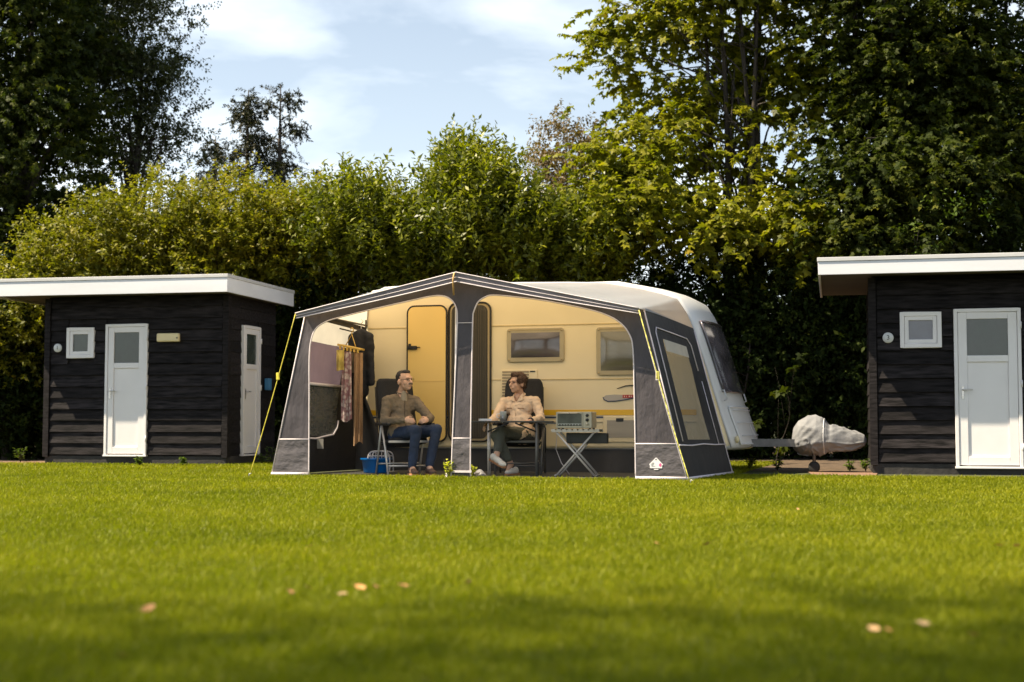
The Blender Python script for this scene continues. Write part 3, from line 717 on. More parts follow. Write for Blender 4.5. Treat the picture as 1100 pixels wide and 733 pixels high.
# windows
def cwin(px0, py0, px1, py1, glass):
    a = CP(px0, py1); b = CP(px1, py0)
    f = MB().poly(rrect(a.x, b.x, a.z, b.z, .045), fx, -.03, -.002).build('window', M['winframe'], cv, bevel=.008)
    ins = .062
    def pil(s, q):
        k = (1 - abs(2 * s - 1) ** 4) * (1 - abs(2 * q - 1) ** 4)
        return (a.x + ins + (b.x - a.x - 2 * ins) * s, -.031 - .03 * k, a.z + ins + (b.z - a.z - 2 * ins) * q)
    MB().grid(16, 12, pil).build('pane', glass, f)
    for x_ in (a.x + .035, b.x - .035):
        for z_ in (a.z + .035, b.z - .035): MB().lathe([(0, -.039), (.012, -.038), (.013, -.029)], (x_, 0, z_), 10, 'y').build('window_catch', M['tan'], f)
    MB().box(a.x + .04, b.x - .05, -.034, -.031, b.z - .030, b.z - .018).build('window_gutter', M['tan'], f)
cwin(545, 352, 606.5, 389.5, M['tinted'])
cwin(641, 350.5, 704, 403.5, M['palepane'])
# fridge vents
a = CP(538.5, 409); b = CP(577.5, 397)
vt = MB().box(a.x, b.x, -.014, -.002, a.z - .20, b.z).build('fridge_vent', M['caravan'], cv, bevel=.004)
sl_ = MB()
for i in range(9): z_ = b.z - .03 - .04 * i; sl_.box(a.x + .02, b.x - .12, -.024, -.0145, z_ - .012, z_ + .010)
sl_.build('vent_slats', pbr('vent_slat', (.33, .26, .17), .6), vt)
MB().box(b.x - .10, b.x - .03, -.022, -.0145, b.z - .035, b.z - .020).build('vent_latch', M['blackplastic'], vt)
# stripes and decals
y0 = CP(394, 446.5); y1 = CP(740, 440)
MB().box(rear + .05, y1.x + .1, -.005, -.001, y0.z, y1.z).build('yellow_stripe', M['yellow'], cv)
q0 = CP(394, 449.5)
MB().box(rear + .05, CP(648, 449).x, -.005, -.001, q0.z, q0.z + .022).build('blue_stripe', M['blue'], cv)
z = CP(560, 453).z
MB().box(rear + .02, y1.x + .1, -.012, -.001, z - .012, z).build('lower_trim', pbr('lower_trim', (.52, .45, .32), .5), cv)
sw = [CP(*p) for p in ((648, 427), (651, 424.8), (660, 424), (668, 424.3), (676, 424.5), (684, 424.6), (684, 427), (672, 429.5), (662, 431), (653, 431.3), (649, 429.6))]
dec = MB().poly([(p.x, p.z) for p in sw], fx, -.004, -.001).build('grey_swoosh', M['greydecal'], cv)
MB().tube([(p.x, -.006, p.z) for p in [sw[0], sw[10], sw[9], sw[8], sw[7], sw[6]]], .008, 6).build('swoosh_outline', M['blue'], dec)
sw2 = [CP(*p) for p in ((663, 417.6), (672, 414.8), (684, 413.8))]
MB().tube([(p.x, -.006, p.z) for p in sw2], [.004, .008, .009], 6).build('upper_stroke', M['ink'], dec)
ra = CP(669, 427.8); rb = CP(688, 424.2)
rl_ = MB().box(ra.x, rb.x, -.008, -.0045, ra.z, rb.z).build('red_badge', M['red'], cv)
M['badgewhite'] = pbr('badge_letter_paint', (.7, .55, .5), .5)
for i, wv in enumerate((.012, .006, .02, .010, .018, .008, .02)):
    MB().box(ra.x + .018 + i * .032, ra.x + .018 + i * .032 + wv, -.010, -.0082, ra.z + .012, rb.z - .012).build('letter', M['badgewhite'], rl_)
# service hatch
a = CP(648.5, 475); b = CP(700, 447.5)
ht = MB().box(a.x, b.x, -.016, -.002, a.z, b.z).build('service_hatch', M['caravan'], cv, bevel=.006)
MB().box(a.x + .05, b.x - .05, -.020, -.017, a.z + .06, b.z - .05).build('hatch_panel', pbr('hatch_grey', (.40, .36, .30), .5, var=.12, scale=3, stretch=(.3, 1, 3)), ht)
c = CP(666, 451); MB().box(c.x - .05, c.x + .05, -.026, -.0165, c.z - .025, c.z + .02).build('hatch_lock', M['blackplastic'], ht, bevel=.006)
c = CP(642, 473.5); MB().ell((c.x, -.012, c.z), (.045, .016, .022)).build('side_marker', pbr('orange_lens', (.5, .18, .02), .25), cv)
# skirt below the body, wheels, awning rail
c0 = CP(394, 474).z
MB().grid(60, 6, lambda s, q: (rear + .02 + (CP(786, 485).x - rear - .1) * s, .05 + .02 * math.sin(s * 60) * (1 - q) + .015 * math.sin(s * 23), c0 * q + .0)).build('draught_skirt', M['skirt'], cv)
rail_px = [(394, 352), (395.5, 330), (400, 316), (414, 309.5), (450, 307), (500, 305.5), (560, 304.3), (610, 304), (650, 304.5), (690, 311), (712, 316.5), (728, 321.5), (738, 336), (745, 353)]
RAIL = [CP(*p) for p in rail_px]
MB().tube([(p.x, -.012, p.z) for p in RAIL] + [(CP(*p).x, -.012, CP(*p).z) for p in ((760, 397), (775, 446), (786, 481))], .013, 6).build('awning_rail', M['edge'], cv)
for yv in (.12, WD - .30):
    for wx in (.2,):
        t_ = MB().lathe([(.0, 0), (.2, 0), (.31, .01), (.325, .05), (.325, .14), (.31, .18), (.2, .19), (0, .19)], (wx + .9, yv, .325), 28, 'y').build('wheel', M['rubber'], cv)
# A-frame, coupling and jockey wheel
hz = .40; nx = FRP[-1][0] - .2
hx = CP(880, 470, -WD / 2).x + .12
af = MB()
for sgn in (-1, 1):
    a = Vector((nx - .3, WD / 2 + sgn * .55, hz)); b = Vector((hx - .15, WD / 2 + sgn * .04, hz))
    d = (b - a).normalized(); pr = Vector((-d.y, d.x, 0)) * .03
    af.add([a - pr - Vector((0, 0, .05)), a + pr - Vector((0, 0, .05)), a + pr + Vector((0, 0, .05)), a - pr + Vector((0, 0, .05)), b - pr - Vector((0, 0, .05)), b + pr - Vector((0, 0, .05)), b + pr + Vector((0, 0, .05)), b - pr + Vector((0, 0, .05))],
           [(0, 1, 2, 3), (7, 6, 5, 4), (0, 4, 5, 1), (1, 5, 6, 2), (2, 6, 7, 3), (3, 7, 4, 0)])
af.box(hx - .15, hx + .25, WD / 2 - .05, WD / 2 + .05, hz - .03, hz + .06)
afo = af.build('tow_frame', M['galv'], cv)
a = Vector((nx + .35, WD / 2 - .42, hz)); MB().lathe([(0, -.03), (.035, -.028), (.035, 0)], a, 14, 'y').build('tow_frame_bolt', M['steel'], afo)
jx = CP(875, 500, -WD / 2).x
jw = MB().tube([(jx, WD / 2 - .06, .10), (jx, WD / 2 - .06, .62)], .024, 10).build('jockey_post', M['galv'], cv)
MB().lathe([(0, -.035), (.045, -.035), (.07, -.026), (.078, 0), (.07, .026), (.045, .035), (0, .035)], (jx, WD / 2 - .06, .078), 20, 'y').build('jockey_wheel', M['rubber'], jw)

# grey weather cover over the coupling
cb = AW.w(0, VC, 0); 
def cover():
    t = AW.w(CP(931, 480, -WD / 2).x - .645, VC + WD / 2, 0)
    ks = [(-.33, .05, .06, .40), (-.31, .17, .13, .41), (-.24, .26, .22, .43), (-.12, .305, .26, .45), (.0, .31, .27, .45), (.08, .29, .26, .44), (.14, .24, .25, .43), (.24, .215, .22, .415), (.34, .20, .19, .40), (.46, .165, .15, .39), (.56, .12, .11, .40), (.62, .085, .075, .40), (.645, .03, .03, .40)]
    rng = random.Random(5); n = 80; mb = MB(); m = 110
    def ridge(x_): return (1 - abs(math.sin(x_))) ** 2.4
    def fn(s, q):
        x_ = -.33 + .975 * s; i = max(j for j in range(len(ks) - 1) if ks[j][0] <= x_ + 1e-9); k = (x_ - ks[i][0]) / (ks[i + 1][0] - ks[i][0])
        h_, w_, c_ = [ks[i][j] * (1 - k) + ks[i + 1][j] * k for j in (1, 2, 3)]
        a_ = 2 * math.pi * q; ca, sa = math.cos(a_), math.sin(a_)
        p = Vector((x_, w_ * math.copysign(abs(ca) ** .85, ca), c_ + .025 + h_ * (sa if sa > 0 else sa * .74)))
        lo_ = max(0, -sa); r_ = math.hypot(x_ + .10, p.z - .43 + .08); ph = math.atan2(p.z - .35, x_ + .10)
        wv = math.sin(5 * x_ + 1.5 * math.sin(2 * a_ + 1))
        d = .026 * ridge(3.5 * a_ + 2.2 * x_ + .5 * wv) * (.35 + lo_)
        d += .020 * ridge(3.0 * ph + 2.4 * math.sin(9 * r_ + ph) + (2 if ca > 0 else 0)) * math.exp(-(r_ / .22) ** 2)
        d += .013 * ridge(2.2 * a_ - 7 * x_ + .6 * wv) + .007 * ridge(13 * x_ + 2.5 * math.sin(2 * a_) + 2 * wv) + .003 * math.sin(40 * x_ + 7 * a_ + 3 * wv)
        d -= .020 * math.exp(-((x_ - .17) / .03) ** 2) * max(0, sa + .3)
        return p + Vector((0, ca, sa)) * (d - .02) * min(1, 9 * min(s, 1 - s))
    mb.grid(m, n, fn)
    o = mb.build('hitch_cover', M['cover']); o.location = t; o.rotation_euler = (0, 0, AW.rz)
    MB().tube([fn((.10 + .33) / .975, k / 40) + Vector((0, 0, 0)) for k in range(40)], .008, 6, closed=True).build('tie_cord', M['edge'], o)
    MB().tube([fn(s_ / 30, .752) + Vector((0, 0, -.004)) for s_ in range(2, 29)], .012, 6).build('hem', M['cover'], o)
    tag(o, 'crumpled light grey fabric cover tied over the caravan coupling', 'cover')
cover()

# ================================================================== AWNING
aw = thing('awning', 'dark grey awning tent with pale roof joined to the caravan', 'awning', AW.O, AW.rz)
OV = -.27
Lc = AW.px(317.5, 337, OV); Pk = AW.px(490, 293, OV); Rc = AW.px(686.5, 331.5, OV)
fS = [0, .08, .5, .92, 1]; fP = [Lc, Lc, Pk, Rc, Rc]
rS = [0, .03, .06, .09, .14, .24, .38, .50, .62, .75, .84, .92, .96, 1]; rP = [p + Vector((0, VC - .02, 0)) for p in RAIL]
def roofp(s, r):
    a = lerp_poly(fP, fS, s); b = lerp_poly(rP, rS, s); p = a.lerp(b, r)
    p.z -= .07 * math.sin(math.pi * r) * math.sin(math.pi * min(1, max(0, (s - .08) / .84))) * (1 - .5 * abs(s - .5) * 2)
    k = math.sin(math.pi * r)
    p.z += .012 * k * math.sin(s * 46) * max(0, (s - .6) * 2.5)
    return p
rfo = MB().grid(96, 14, roofp).build('roof', M['roof'], aw)
# valance band under the roof edge, with white stripes
vS = [i / 80 for i in range(7, 75)]
def vh(s): return .055 + .055 * math.sin(math.pi * min(1, max(0, (s - .05) / .9)))
val = MB().grid(80, 2, lambda a, b: roofp(.08 + .84 * a, 0) + Vector((0, -.006 + .02 * b, -vh(.08 + .84 * a) * b + .004))).build('valance', M['valance'], aw)
for f in (0.0, .52, 1.0):
    MB().tube([roofp(.08 + .84 * i / 60, 0) + Vector((0, -.010 + .02 * f, -vh(.08 + .84 * i / 60) * f + .004)) for i in range(61)], .0065 if f != .52 else .004, 6).build('valance_piping', M['piping'], val)
# front wall with two arched openings
def A2(px, py): p = AW.px(px, py, 0); return (p.x, p.z)
BL = A2(292, 512); BL = (BL[0], .02); BR = (A2(738, 516.5)[0], .02)
def roof_at_front(u):
    best = None
    for i in range(401):
        s = .08 + .84 * i / 400; p = roofp(s, .11)
        if best is None or abs(p.x - u) < best[0]: best = (abs(p.x - u), p.z)
    return best[1] - .012
uTL = roofp(.08, .11).x + .0; uTR = roofp(.92, .11).x
outer = [BL] + [(uTL + (uTR - uTL) * i / 40, roof_at_front(uTL + (uTR - uTL) * i / 40)) for i in range(41)] + [BR]
lo_px = [(332, 512), (332.3, 470), (332.5, 420), (332.5, 388), (334, 368), (339, 354), (350, 346), (364, 341.5), (400, 332.5), (440, 323.5), (462, 318.7), (475, 318), (484, 321.5), (490, 330), (491.5, 345), (489.5, 400), (486.5, 470), (485, 512)]
ro_px = [(505.5, 513), (505.8, 470), (507, 400), (508, 345), (509.5, 334), (514, 324.5), (521, 319.5), (530, 317.3), (555, 319.3), (590, 324), (634, 333), (655, 340), (668, 348.5), (676, 359), (680, 374), (681.5, 420), (682.5, 470), (683, 515)]
lo = [A2(*p) for p in lo_px]; ro = [A2(*p) for p in ro_px]
lo_s = [(p.x, p.y) for p in arc_pts([(a, b, 0) for a, b in lo], 4)]; ro_s = [(p.x, p.y) for p in arc_pts([(a, b, 0) for a, b in ro], 4)]
lo_s[0] = (lo_s[0][0], .02); lo_s[-1] = (lo_s[-1][0], .02); ro_s[0] = (ro_s[0][0], .02); ro_s[-1] = (ro_s[-1][0], .02)
# one outline: walk the foot of the wall around both openings
outline = [BL] + outer[1:-1] + [BR] + ro_s[::-1] + lo_s[::-1]
me = curve_mesh('front_wall', [outline], .004)
me.transform(Matrix.Rotation(math.pi / 2, 4, 'X')); me.materials.clear(); me.materials.append(M['fabric'])
fwo = bpy.data.objects.new('front_wall', me); col.objects.link(fwo); fwo.parent = aw
# lighter lower panels
def edge_u(side, z):
    if side == 'L': return BL[0] + (outer[1][0] - BL[0]) * (z - BL[1]) / (outer[1][1] - BL[1])
    return BR[0] + (outer[-2][0] - BR[0]) * (z - BR[1]) / (outer[-2][1] - BR[1])
zl = A2(310, 472)[1]; zm = A2(495, 471)[1]; zr = A2(700, 477)[1]
lx_ = lambda z: np.interp(z, [p[1] for p in lo_s[:len(lo_s) // 3]], [p[0] for p in lo_s[:len(lo_s) // 3]])
pan = [([(edge_u('L', .02) + .01, .02), (lo[0][0] - .01, .02), (lo[1][0] - .01, zl), (edge_u('L', zl) + .01, zl)], 'L'),
       ([(lo[-1][0] + .012, .10), (ro[0][0] - .012, .10), (ro[1][0] - .012, zm), (lo[-2][0] + .012, zm)], 'M'),
       ([(ro[-1][0] + .01, .02), (edge_u('R', .02) - .01, .02), (edge_u('R', zr) - .01, zr), (ro[-2][0] + .01, zr)], 'R')]
for pts, nm in pan:
    MB().poly(pts, lambda a, d, b: (a, d, b), -.012, -.006).build('mud_panel', M['mud'], aw)
# piping: one mesh per run
def pipe(pts, r=.0085, parent=fwo): return MB().tube([(a, -.008, b) for a, b in pts], r, 6).build('piping', M['piping'], parent)
pipe(lo_s); pipe(ro_s); pipe([BL, outer[1]]); pipe([BR, outer[-2]])
pipe([(edge_u('L', zl), zl), (lo[1][0], zl)]); pipe([(lo[-2][0], zm), (ro[1][0], zm)], .008); pipe([(ro[-2][0], zr), (edge_u('R', zr), zr)], .009)
pipe([(BL[0], .035), (lo[0][0], .035)], .022); pipe([(ro[-1][0], .035), (BR[0], .035)], .022)
zc = A2(500, 347)[1]; pipe([(lo[-4][0], zc), (ro[3][0], zc)], .005)
# foot of the centre post: pale flaps
fl = MB(); u0, u1 = lo[-1][0], ro[0][0]
fl.box(u0 - .02, u1 + .02, -.03, -.014, .075, .10); fl.grid(6, 3, lambda a, b: (u0 - .06 + .07 * a, -.03 - .02 * b, .012 + .065 * (1 - b) + .006 * math.sin(8 * a)))
fl.build('foot_flap', M['piping'], fwo)
# centre pole
MB().tube([(lo[-1][0] + .02, .05, .0), (AW.px(490, 294, 0).x, .02, Pk.z + .02)], .014, 8).build('centre_pole', M['alu'], aw)
MB().tube([(AW.px(488, 296, -.29).x, -.29, Pk.z), (AW.px(486.5, 305, -.29).x, -.29, Pk.z - .10), (AW.px(487.5, 316, -.2).x, -.2, Pk.z - .26)], .010, 6).build('roof_strap', M['strap'], aw)
# side walls as ruled sheets between front corner and caravan
def sheet(A, B, C, D):                     # A foot front, B foot back, C top back, D top front
    def f(s, q): return (A.lerp(B, s)).lerp(D.lerp(C, s), q)
    return f
def inv(f, px, py):
    s, q = .5, .5
    for _ in range(40):
        p = project(AW.w(*f(s, q))); e = (px - p[0], py - p[1])
        a = project(AW.w(*f(s + 1e-3, q))); b = project(AW.w(*f(s, q + 1e-3)))
        j = [[(a[0] - p[0]) * 1e3, (b[0] - p[0]) * 1e3], [(a[1] - p[1]) * 1e3, (b[1] - p[1]) * 1e3]]
        det = j[0][0] * j[1][1] - j[0][1] * j[1][0]
        s += .7 * (e[0] * j[1][1] - e[1] * j[0][1]) / det; q += .7 * (j[0][0] * e[1] - j[1][0] * e[0]) / det
    return s, q
def cells(f, sl, ql, keep, name, mat, parent, sub=4, wob=.012):
    mb = MB()
    for i in range(len(sl) - 1):
        for j in range(len(ql) - 1):
            if not keep(i, j): continue
            def g(a, b, i=i, j=j):
                s = sl[i] + (sl[i + 1] - sl[i]) * a; q = ql[j] + (ql[j + 1] - ql[j]) * b; p = Vector(f(s, q))
                p.x += wob * math.sin(s * 17 + q * 5) * math.sin(q * 9 + 1) * math.sin(math.pi * q) * math.sin(math.pi * s); return p
            mb.grid(sub, sub, g)
    return mb.build(name, mat, parent)
rd = VC - .02
RT = rP[-1]; RF = roofp(.92, .11)
right = sheet(Vector((BR[0], 0, .02)), Vector((AW.px(788, 510, rd).x, rd - .1, .02)), RT.copy(), Vector((uTR, 0, RF.z)))
# right wall: window, then fabric around it
wA = inv(right, 716, 367); wB = inv(right, 735, 371); wC = inv(right, 763, 470); wD_ = inv(right, 736, 475)
sl = [0, (wA[0] + wD_[0]) / 2, (wB[0] + wC[0]) / 2, 1]; ql = [0, (wC[1] + wD_[1]) / 2, (wA[1] + wB[1]) / 2, 1]
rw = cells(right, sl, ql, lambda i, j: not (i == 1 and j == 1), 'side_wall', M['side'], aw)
rwin = cells(right, sl, ql, lambda i, j: i == 1 and j == 1, 'side_window', M['vinyl'], rw, sub=6)
tp = ql[2] - .12 * (ql[2] - ql[1])
MB().grid(6, 2, lambda a, b: Vector(right(sl[1] + (sl[2] - sl[1]) * a, tp + (ql[2] - tp) * b)) + Vector((.012, -.006, 0))).build('rolled_blind', M['paleband'], rwin)
def spipe(f, pts, off, r=.010, parent=None): return MB().tube([Vector(f(s, q)) + Vector(off) for s, q in pts], r, 6).build('piping', M['piping'], parent)
oR = (.012, -.010, 0)
p1 = [(sl[1] - .13, ql[1] - .01), (sl[1] - .12, ql[2] + .03), (sl[1] - .09, ql[2] + .06), (sl[2] + .06, ql[2] + .06), (sl[2] + .12, ql[2] + .02), (sl[2] + .13, ql[2] - .15)]
spipe(right, p1, oR, .008, rw)
zq = inv(right, 740, 478)[1]
spipe(right, [(0, zq), (.25, zq - .004), (.5, zq + .004), (.75, zq - .002), (1, zq)], oR, .010, rw)
spipe(right, [(0, .008), (1, .008)], oR, .016, rw); spipe(right, [(.985, 0), (.985, .98)], oR, .008, rw)
spipe(right, [(sl[2] + .16, zq), (sl[2] + .15, .62)], oR, .006, rw)
# left wall seen from inside
LT = rP[0]; LF = roofp(.08, .11)
left = sheet(Vector((BL[0], 0, .02)), Vector((rP[0].x - .05, rd, .02)), LT.copy(), Vector((uTL, 0, LF.z)))
wA = inv(left, 336, 368); wB = inv(left, 366, 372); wC = inv(left, 364, 466); wD_ = inv(left, 332, 470)
sl = [0, max(.06, (wA[0] + wD_[0]) / 2 - .1), (wB[0] + wC[0]) / 2, 1]; ql = [0, (wC[1] + wD_[1]) / 2, (wA[1] + wB[1]) / 2, .965, 1]
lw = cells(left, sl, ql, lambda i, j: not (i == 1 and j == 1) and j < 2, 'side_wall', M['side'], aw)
cells(left, sl, ql, lambda i, j: j == 2, 'top_band', M['paleband'], lw); cells(left, sl, ql, lambda i, j: j == 3, 'top_strip', M['side'], lw)
qm = inv(left, 350, 414)[1]
l2 = [sl[1], sl[2]]
lwin = cells(left, l2, [ql[1], qm], lambda i, j: True, 'side_window', M['vinyl'], lw, sub=6)
cells(left, l2, [qm, ql[2]], lambda i, j: True, 'window_blind', M['blind'], lwin, sub=8, wob=.02)
oL = (.014, -.008, 0)
spipe(left, [(sl[1], qm), (sl[2], qm)], oL, .022, lwin)
spipe(left, [(sl[1], ql[1] - .012), ((sl[1] + sl[2]) / 2, ql[1] - .02), (sl[2] - .03, ql[1] + .005), (sl[2] + .01, ql[1] + .05), (sl[2] + .015, ql[1] + .10)], oL, .012, lwin)
MB().box(0, .09, -.006, .006, 0, .13, lambda x_, y_, z_: Vector(left(sl[1] + .55 * (sl[2] - sl[1]), ql[1] - .07)) + Vector((x_ + .03, y_ - .02, z_ - .03))).build('care_label', pbr('grey_label', (.35, .32, .28), .7), lw)
# rear dark strip of the side wall at the caravan corner and ridge of poles inside
MB().tube([Vector(left(.02, .985)) + Vector((.03, 0, 0)), LT + Vector((.03, -.05, .02))], .013, 8).build('roof_pole', M['blackplastic'], aw)
MB().tube([(rP[0].x + .02, rd - .06, .02), (rP[0].x + .02, rd - .06, LT.z + .1)], .012, 8).build('corner_pole', M['blackplastic'], aw)
MB().tube([Vector(left(.5, .93)) + Vector((.05, 0, .02)), Vector(left(.97, .93)) + Vector((.05, 0, .02))], .010, 6).build('hanging_rail', M['blackplastic'], aw)
rr0 = AW.px(383, 500, rd - .1); rr1 = AW.px(400, 440, rd - .1)
MB().grid(6, 6, lambda a, b: (rP[0].x - .10 + a * (.16 + .42 * (1 - b)), rd - .12 - .025 * math.sin(9 * a) - .06 * (1 - b), .02 + 1.0 * b)).build('corner_flap', M['skirt'], aw)
# groundsheet
MB().add([(BL[0] + .1, .24, .012), (BR[0] - .05, .24, .012), (BR[0] + .1, rd, .012), (rP[0].x, rd, .012)], [(0, 1, 2, 3)]) 
g_ = MB(); g_.add([(BL[0] + .1, .26, .014), (BR[0] - .05, .26, .014), (BR[0] + .1, rd, .014), (rP[0].x, rd, .014)], [(0, 1, 2, 3)]); g_.build('groundsheet', M['sheet'], aw)
# maker's mark on the right front panel: white gable outline with a pink spot
c = A2(705, 498.5); S = .0108
def lg(pts): return [(c[0] + (a - 409) / 20.95 * S, c[1] - (b - 350) / 20.95 * S) for a, b in pts]
lgm = MB().poly(lg([(250, 365), (400, 212), (425, 212), (570, 365), (545, 390), (548, 445), (272, 445), (272, 385)]), fx, -.018, -.013).build('maker_mark', M['white'], fwo)
MB().poly(lg([(385, 258), (412, 232), (438, 258)]), fx, -.020, -.0182).build('mark_gable', M['mud'], lgm)
MB().poly(lg([(470, 375), (492, 340), (515, 325), (535, 360), (520, 410), (490, 405)]), fx, -.020, -.0182).build('mark_spot', pbr('pink_print', (.75, .10, .26), .5), lgm)
MB().poly(lg([(300, 350), (340, 310), (372, 330), (330, 385), (370, 390), (400, 400), (305, 405)]), fx, -.020, -.0182).build('mark_figure', pbr('grey_print', (.32, .33, .33), .5), lgm)
MB().poly(lg([(355, 462), (470, 462), (455, 482), (370, 482)]), fx, -.018, -.013).build('mark_bar', M['white'], lgm)
# guy ropes with pegs
def guy(a, b, mat, r=.0065):
    pts = [Vector(a).lerp(Vector(b), i / 12) for i in range(13)]
    for i, p in enumerate(pts): p.z -= .03 * math.sin(math.pi * i / 12)
    o = MB().tube([AW.l(p) for p in pts], r, 6).build('guy_rope', mat, aw)
    s = MB(); m = Vector(a).lerp(Vector(b), .38); q = AW.l(m); s.box(q.x - .02, q.x + .02, q.y - .015, q.y + .015, q.z - .055, q.z + .035); s.build('rope_slider', mat, o, bevel=.006)
    e = AW.l(Vector(b)); MB().tube([(e.x, e.y, -.05), (e.x, e.y, .05), (e.x + .03, e.y, .055)], .006, 6).build('tent_peg', M['steel'], o)
guy(AW.w(*Lc), ground(267.5, 513.5), M['rope'])
guy(AW.w(*(Rc + Vector((0, -.01, -.02)))), ground(742, 521), M['ropedark'], .0065)
guy(AW.w(*(Rc + Vector((0, 0, -.03)))), ground(739, 518), M['piping'], .005)

# ================================================================== FURNITURE
def recliner(label, loc, rz, legmat, back_h=1.24, lean=.22):
    t = thing('recliner_chair', label, 'chair', loc, rz, 'reclining camping chairs under the awning'); W = .27
    def pad(name, pts, wd, th):
        mb = MB(); P = arc_pts(pts, 5); n = len(P)
        for sgn in (1,):
            vs = []; fs = []
            for i, p in enumerate(P):
                a = P[max(0, i - 1)]; b = P[min(n - 1, i + 1)]; tt = (b - a).normalized(); nn = Vector((0, -tt.z, tt.y)).normalized()
                if nn.z < 0 and name == 'seat': nn = -nn
                if name != 'seat' and nn.y > 0: nn = -nn
                e = min(i, n - 1 - i); wr = wd * (1 - .14 * max(0, 1 - e / 2.5) ** 2); k = th * (1 + .15 * math.sin(i * .9))
                for f in range(9):
                    a_ = math.pi * 2 * f / 9
                for (xx, oo) in ((-wr, 0), (-wr * .93, k * .5), (-wr * .5, k * .62), (0, k * .5), (wr * .5, k * .62), (wr * .93, k * .5), (wr, 0), (wr * .9, -k * .45), (0, -k * .5), (-wr * .9, -k * .45)):
                    vs.append(p + Vector((xx, 0, 0)) + nn * oo)
            m = 10
            for i in range(n - 1):
                for j in range(m): fs.append((i * m + j, i * m + (j + 1) % m, (i + 1) * m + (j + 1) % m, (i + 1) * m + j))
            fs += [tuple(range(m)), tuple(range((n - 1) * m, n * m))[::-1]]
            mb.add(vs, fs, True)
        return mb.build(name, M['black'], t)
    pad('seat', [(0, -.26, .44), (0, -.1, .43), (0, .1, .40), (0, .22, .39)], W - .02, .07)
    yb = .24
    bk = pad('backrest', [(0, yb, .42), (0, yb + lean * .3, .42 + (back_h - .42) * .33), (0, yb + lean * .65, .42 + (back_h - .42) * .66), (0, yb + lean, back_h)], W - .015, .08)
    for s in (-1, 1):
        x_ = s * (W + .025)
        MB().box(x_ - .03, x_ + .03, -.30, .26, .635, .672).build('armrest', M['blackplastic'], t, bevel=.014)
        MB().tube([(x_, .02, .63), (x_, -.14, .35), (x_, -.27, .01)], .014, 8).build('leg', legmat, t)
        MB().tube([(x_, .04, .63), (x_, .14, .35), (x_, .26, .01)], .014, 8).build('leg', legmat, t)
        MB().tube([(x_ - s * .02, -.28, .43), (x_ - s * .02, .24, .40), (x_ - s * .05, yb + lean * .95 + .03, back_h - .10)], .012, 8).build('side_rail', M['blackplastic'], t)
    MB().tube([(-W - .02, -.22, .12), (W + .02, -.22, .12)], .012, 8).build('stretcher', legmat, t)
    MB().box(-W - .02, W + .02, -.285, -.255, .415, .445).build('front_rail', legmat, t, bevel=.006)
    MB().tube([(-W - .02, .22, .14), (W + .02, .22, .14)], .012, 8).build('stretcher', legmat, t)
    return t
PMY, PWY = 18.05, 18.05
mloc = at(434, 470, PMY); wloc = at(559, 470, PWY)
recliner('black high-backed recliner with pale metal legs, holding the man', (mloc.x, mloc.y, 0), R(22), M['alu'])
recliner('black high-backed recliner holding the woman, behind the dark table', (wloc.x, wloc.y, 0), R(-7), M['darkalu'])

def camp_table():
    c = at(549, 455, 17.42); a = thing('camping_table', 'slim dark folding table in front of the seated woman', 'table', (c.x, c.y, 0), R(-3))
    W = 46 * 17.42 / FPX; D = .20
    MB().box(-W, W, -D, D, .672, .694).build('tabletop', M['darktop'], a, bevel=.006)
    MB().box(W - .10, W + .04, -D + .02, D - .02, .655, .670).build('end_flap', M['darkalu'], a, bevel=.004)
    for (x_, y_, m) in ((-.275, -D + .03, 'alu'), (.325, -D + .03, 'darkalu'), (-.275, D - .03, 'alu'), (.325, D - .03, 'darkalu')):
        MB().tube([(x_, y_, .671), (x_, y_, .0)], .009 if m == 'alu' else .018, 8).build('leg', M[m], a)
    for s in (-1, 1): MB().tube([(s * .30 + .02, -D + .02, .56), (s * .04 + .02, -D + .02, .668)], .011, 6).build('brace', M['blackplastic'], a)
    MB().tube([(-.275, D - .03, .16), (.325, D - .03, .16)], .008, 6).build('stretcher', M['darkalu'], a)
    MB().tube([(.325, -D + .03, .19), (.325, D - .03, .19)], .016, 6).build('stretcher', M['alu'], a)
    MB().tube([(.33, -D + .04, .66), (.41, -D + .04, .655), (.435, -D + .04, .60), (.435, -D + .04, .30)], .010, 6).build('hook', M['blackplastic'], a)
    c2 = at(540.5, 448, 17.36)
    m = thing('mug', 'white mug with lilac print standing on the dark table', 'mug', (c2.x, c2.y, .694))
    MB().lathe([(0, .004), (.036, .004), (.038, .0), (.043, .115), (.046, .118), (.042, .112), (.036, .012), (0, .012)], (0, 0, 0), 24).build('cup', M['white2'], m)
    MB().tube([(-.042, 0, .09), (-.075, 0, .085), (-.08, 0, .05), (-.040, 0, .03)], .006, 8).build('handle', M['white2'], m)
    mb = MB(); mb.lathe([(.0400, .035), (.0438, .075)], (0, 0, 0), 24)
    mb.f = [f for i, f in enumerate(mb.f) if i in (17,)]; mb.sm = [True] * len(mb.f); mb.build('print', M['lilac'], m)
    c3 = at(521, 450.5, 17.34)
    n = thing('notebook', 'small white notebook lying at the left end of the dark table', 'notebook', (c3.x, c3.y, .694), R(8))
    MB().box(-.075, .075, -.05, .05, .002, .022).build('pages', M['white2'], n)
    MB().box(-.078, .078, -.053, .053, .0225, .027).build('cover', M['white2'], n)
camp_table()

